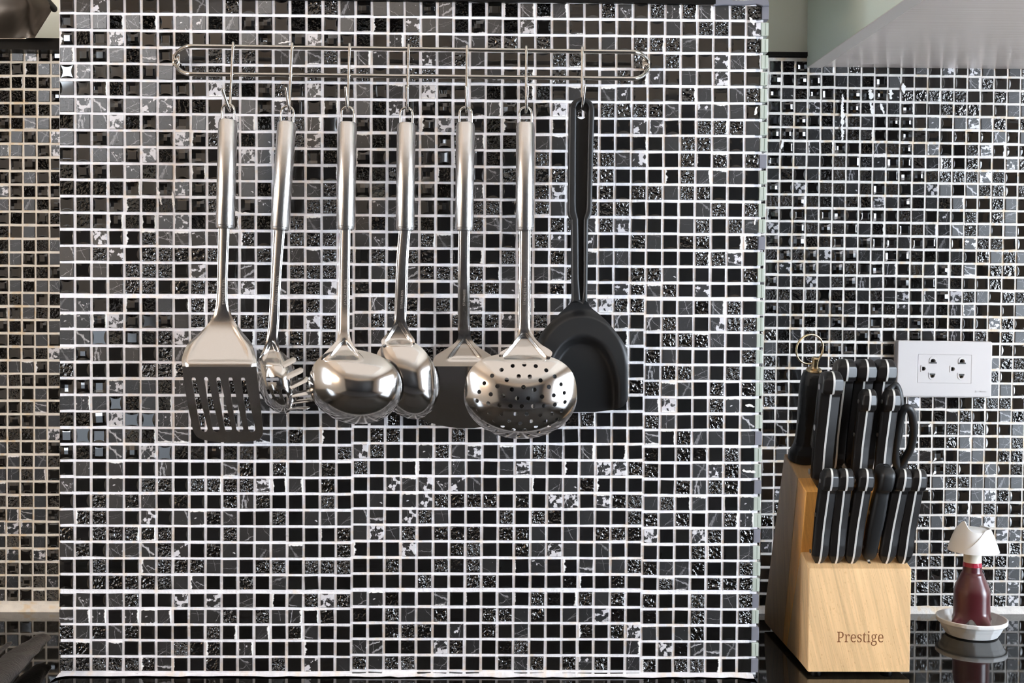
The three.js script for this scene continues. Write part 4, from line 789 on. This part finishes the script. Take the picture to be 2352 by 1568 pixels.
// small sharpening fork with a solid black handle, fourth in the lower row
{
  const z = -0.0135, f = W(1993.8, 1284, z), base = new V3(f.x, CY + 0.1185, z), o = thing('meat_fork', 'black handle with a plain faceted butt in the lower row, fourth from left', 'fork', base);
  o.rotation.set(TILT, 0, -0.055, 'ZXY');
  const A = [], C = [], n = 40; const rows = [[0, 0.0045, 0.004], [0.004, 0.0070, 0.0060], [0.020, 0.0072, 0.0070], [0.045, 0.0078, 0.0080], [0.070, 0.0074, 0.0075], [0.081, 0.0072, 0.0075], [0.0825, 0.0080, 0.0120], [0.100, 0.0082, 0.0125], [0.104, 0.0060, 0.0090], [0.106, 0.0030, 0.0040]];
  const P = [], I = [], m = 24; for (let i = 0; i <= n; i++) { const y = 0.106 * i / n, [rx, rz] = interp(rows, y); for (let j = 0; j <= m; j++) { const t = j / m * 2 * PI, c = Math.cos(t), s = Math.sin(t), e = 0.6; P.push(Math.sign(c) * Math.abs(c) ** e * rx, y, Math.sign(s) * Math.abs(s) ** e * rz); } }
  for (let i = 0; i < n; i++) for (let j = 0; j < m; j++) { const k = i * (m + 1) + j; I.push(k, k + m + 1, k + 1, k + 1, k + m + 1, k + m + 2); }
  const g = new THREE.BufferGeometry(); g.setAttribute('position', new THREE.Float32BufferAttribute(P, 3)); g.setAttribute('uv', new THREE.Float32BufferAttribute(new Float32Array(P.length / 3 * 2), 2)); g.setIndex(I); g.computeVertexNormals();
  const cap = new THREE.CircleGeometry(0.003, 20); cap.rotateX(-PI / 2); cap.translate(0, 0.106, 0);
  part(o, 'handle', merge([g, cap]), M.nylon);
  for (const y of [0.012, 0.052, 0.090]) { const c = new THREE.CylinderGeometry(0.0022, 0.0022, 0.0008, 16); c.rotateZ(PI / 2); c.translate(-0.0076, y, -0.001); part(o, 'rivet', c, M.rivet); }
  part(o, 'shank', box(-0.0012, 0.0012, -0.012, 0.002, -0.003, 0.003), M.tang, 'bright steel shank');
}
// sharpening steel
{
  const z = -0.085, f = W(1842, 1052, z), base = new V3(f.x, CY + 0.2115, z), o = thing('sharpening_steel', 'sharpening steel with a bell shaped black handle and brass ring, back left of the block', 'sharpening steel', base);
  o.rotation.set(TILT, 0, -0.02, 'ZXY');
  const prof = [[0.0, 0], [0.0150, 0], [0.0156, 0.003], [0.0150, 0.008], [0.0125, 0.014], [0.0108, 0.022], [0.0104, 0.034], [0.0112, 0.050], [0.0122, 0.066], [0.0128, 0.082], [0.0124, 0.094], [0.0108, 0.101], [0.0086, 0.104], [0, 0.1045]];
  const sm = []; const cv = new THREE.SplineCurve(prof.slice(1, 13).map(p => new THREE.Vector2(...p))); sm.push(new THREE.Vector2(0, 0), ...cv.getPoints(60), new THREE.Vector2(0, 0.1045));
  part(o, 'handle', toCreasedNormals(new THREE.LatheGeometry(sm, 48), 0.7), M.nylon);
  part(o, 'ferrule', toCreasedNormals(new THREE.LatheGeometry([[0, 0.103], [0.0082, 0.1035], [0.0084, 0.105], [0.0075, 0.1065], [0.0040, 0.1075], [0.0034, 0.109], [0.0034, 0.116], [0.0040, 0.1165], [0.0040, 0.1185], [0.0030, 0.1195], [0, 0.1195]].map(p => new THREE.Vector2(...p)), 32), 0.5), M.brass, 'brass collar and post');
  const ring = new THREE.TorusGeometry(0.0158, 0.00105, 12, 72); ring.rotateX(-0.15); ring.rotateY(0.25); ring.translate(-0.0075, 0.1285, 0.0); part(o, 'ring', ring, M.brass, 'brass hanging ring');
  part(o, 'shank', (() => { const g = new THREE.CylinderGeometry(0.005, 0.005, 0.012, 16); g.translate(0, -0.004, 0); return g; })(), M.tang);
}
// kitchen scissors: two looped handles
{
  const zb = -0.060, base = new V3(W(2046, 1085, zb).x, CY + 0.2005, zb), o = thing('kitchen_scissors', 'black looped scissor handles at the right rear of the block, beside the socket', 'scissors', base);
  const loopOf = (pts, z0, z1) => {
    const P = pts.map(([u, v]) => W(u, v, lerp(z0, z1, clamp((1095 - v) / 165))).sub(base)), g = tube(P, 0.0042, true, 120, 14, 0.5);
    return g;
  };
  const D = [[2061, 1068], [2056, 1044], [2058, 1015], [2062, 985], [2068, 958], [2076, 940], [2087, 937], [2095, 952], [2098, 978], [2097, 1004], [2090, 1032], [2079, 1052], [2070, 1066]];
  part(o, 'handle_loop', loopOf(D, -0.060, -0.010), M.nylon, 'right loop');
  part(o, 'handle_loop', loopOf(D.map(([u, v]) => [u - 2046 < 14 ? u - 27 : u - 33, (v - 1068) * 1.38 + 1066]).map(([u, v]) => [u + 3, v]), -0.078, -0.030), M.nylon, 'rear loop');
  const stem = [[2072, 1058], [2066, 1072], [2056, 1086], [2046, 1100]].map(([u, v], i) => W(u, v, lerp(-0.052, -0.062, i / 3)).sub(base));
  part(o, 'stem', tube(stem, 0.0062, false, 30, 14), M.nylon);
}
// ---------------------------------------------------------------- small dispenser on the right
{
  const c0 = WY(2231, 1457, CY), base = new V3(c0.x, CY, c0.z), o = thing('bait_dispenser', 'small dispenser with a maroon skirted bottle and white hood standing in a white dish', 'dispenser', base);
  const V2 = (L) => L.map(p => new THREE.Vector2(...p)), lathe = (L, n = 64) => toCreasedNormals(new THREE.LatheGeometry(V2(L), n), 0.6);
  part(o, 'dish', lathe([[0, 0.0005], [0.026, 0.0005], [0.0285, 0.0015], [0.0315, 0.006], [0.0345, 0.013], [0.0365, 0.0152], [0.0383, 0.0156], [0.0390, 0.0166], [0.0390, 0.0202], [0.0383, 0.0209], [0.0371, 0.0205], [0.0365, 0.0165], [0.0335, 0.0100], [0.028, 0.0045], [0, 0.0040]], 96), M.white, 'shallow white dish');
  const ribs = [0, PI / 2, PI, -PI / 2].map(a => { const g = box(0.004, 0.0300, 0.0085, 0.0150, -0.0006, 0.0006); g.rotateY(a + 0.35); return g; });
  part(o, 'dish_rib', merge(ribs), M.white);
  // skirted bottle: rounded square in plan, scalloped lower edge
  const rows = [[0.0140, 0.0215], [0.0200, 0.0208], [0.0300, 0.0205], [0.0420, 0.0204], [0.0510, 0.0203], [0.0555, 0.0192], [0.0630, 0.0160], [0.0700, 0.0128], [0.0715, 0.0124], [0.0730, 0.0110], [0.0800, 0.0104]];
  const A = [], C = [], n = 70, m = 96;
  for (let i = 0; i <= n; i++) { const ra = [], rc = []; for (let j = 0; j <= m; j++) {
    const t = -j / m * 2 * PI, s = i / n, lobe = 0.5 + 0.5 * Math.cos(4 * (t + 0.35)), lo = 0.0155 + 0.0070 * Math.max(0, Math.cos(4 * (t + 0.35) + PI)) ** 2, y = lerp(lo, 0.080, s), [r0] = interp(rows, y), sq = 1 + 0.05 * (lobe - 0.5) * sstep(0.066, 0.050, y), fl = 1 + 0.34 * lobe ** 6 * sstep(0.029, 0.0165, y), r = r0 * sq * fl;
    ra.push(new V3(r * Math.cos(t), y, r * Math.sin(t))); const r2 = Math.max(0.001, r - 0.0012); rc.push(new V3(r2 * Math.cos(t), y, r2 * Math.sin(t))); } A.push(ra); C.push(rc); }
  part(o, 'bottle', solid(C, A, true), M.maroon, 'dark maroon bottle with a scalloped skirt');
  part(o, 'neck', lathe([[0.0103, 0.0795], [0.0103, 0.0815], [0.0100, 0.0850], [0.0, 0.0850]]), M.redNeck, 'bright red neck');
  part(o, 'collar', lathe([[0, 0.0848], [0.0100, 0.0848], [0.0098, 0.0865], [0.0098, 0.0950], [0.0088, 0.0955], [0.0088, 0.1010], [0, 0.1010]]), M.collar, 'cream white collar');
  // hood: two overlapping curved flaps over a cone
  const flap = (t0, t1, rad, topOf) => { const A2 = [], C2 = []; for (let i = 0; i <= 24; i++) { const ra = [], rc = []; for (let j = 0; j <= 64; j++) { const t = lerp(t0, t1, j / 64), f = j / 64, h = topOf(f), y = lerp(0.0985, 0.0985 + h, i / 24), k = (y - 0.0985) / 0.032, r = rad * (0.0280 - 0.0088 * k - 0.0035 * k * k); ra.push(new V3(r * Math.sin(t), y, r * Math.cos(t))); rc.push(new V3((r - 0.0014) * Math.sin(t), y, (r - 0.0014) * Math.cos(t))); } A2.push(ra); C2.push(rc); } return solid(C2, A2); };
  part(o, 'hood', merge([flap(-PI, PI, 0.985, f => { const t = lerp(-PI, PI, f); return 0.0235 + 0.0115 * Math.exp(-(((t + 1.2) / 0.5) ** 2)); }), lathe([[0, 0.1252], [0.008, 0.1249], [0.0150, 0.1238], [0.0186, 0.1218], [0.0190, 0.1200], [0, 0.1195]])]), M.white, 'white hood with a tall left flap');
  part(o, 'hood_flap', flap(-0.72, 2.3, 1.03, f => { const t = lerp(-0.72, 2.3, f); return 0.005 + 0.0215 * sstep(-0.75, 0.5, t) ** 0.8; }), M.white, 'front flap of the hood');
}
renderer.render(scene, camera);
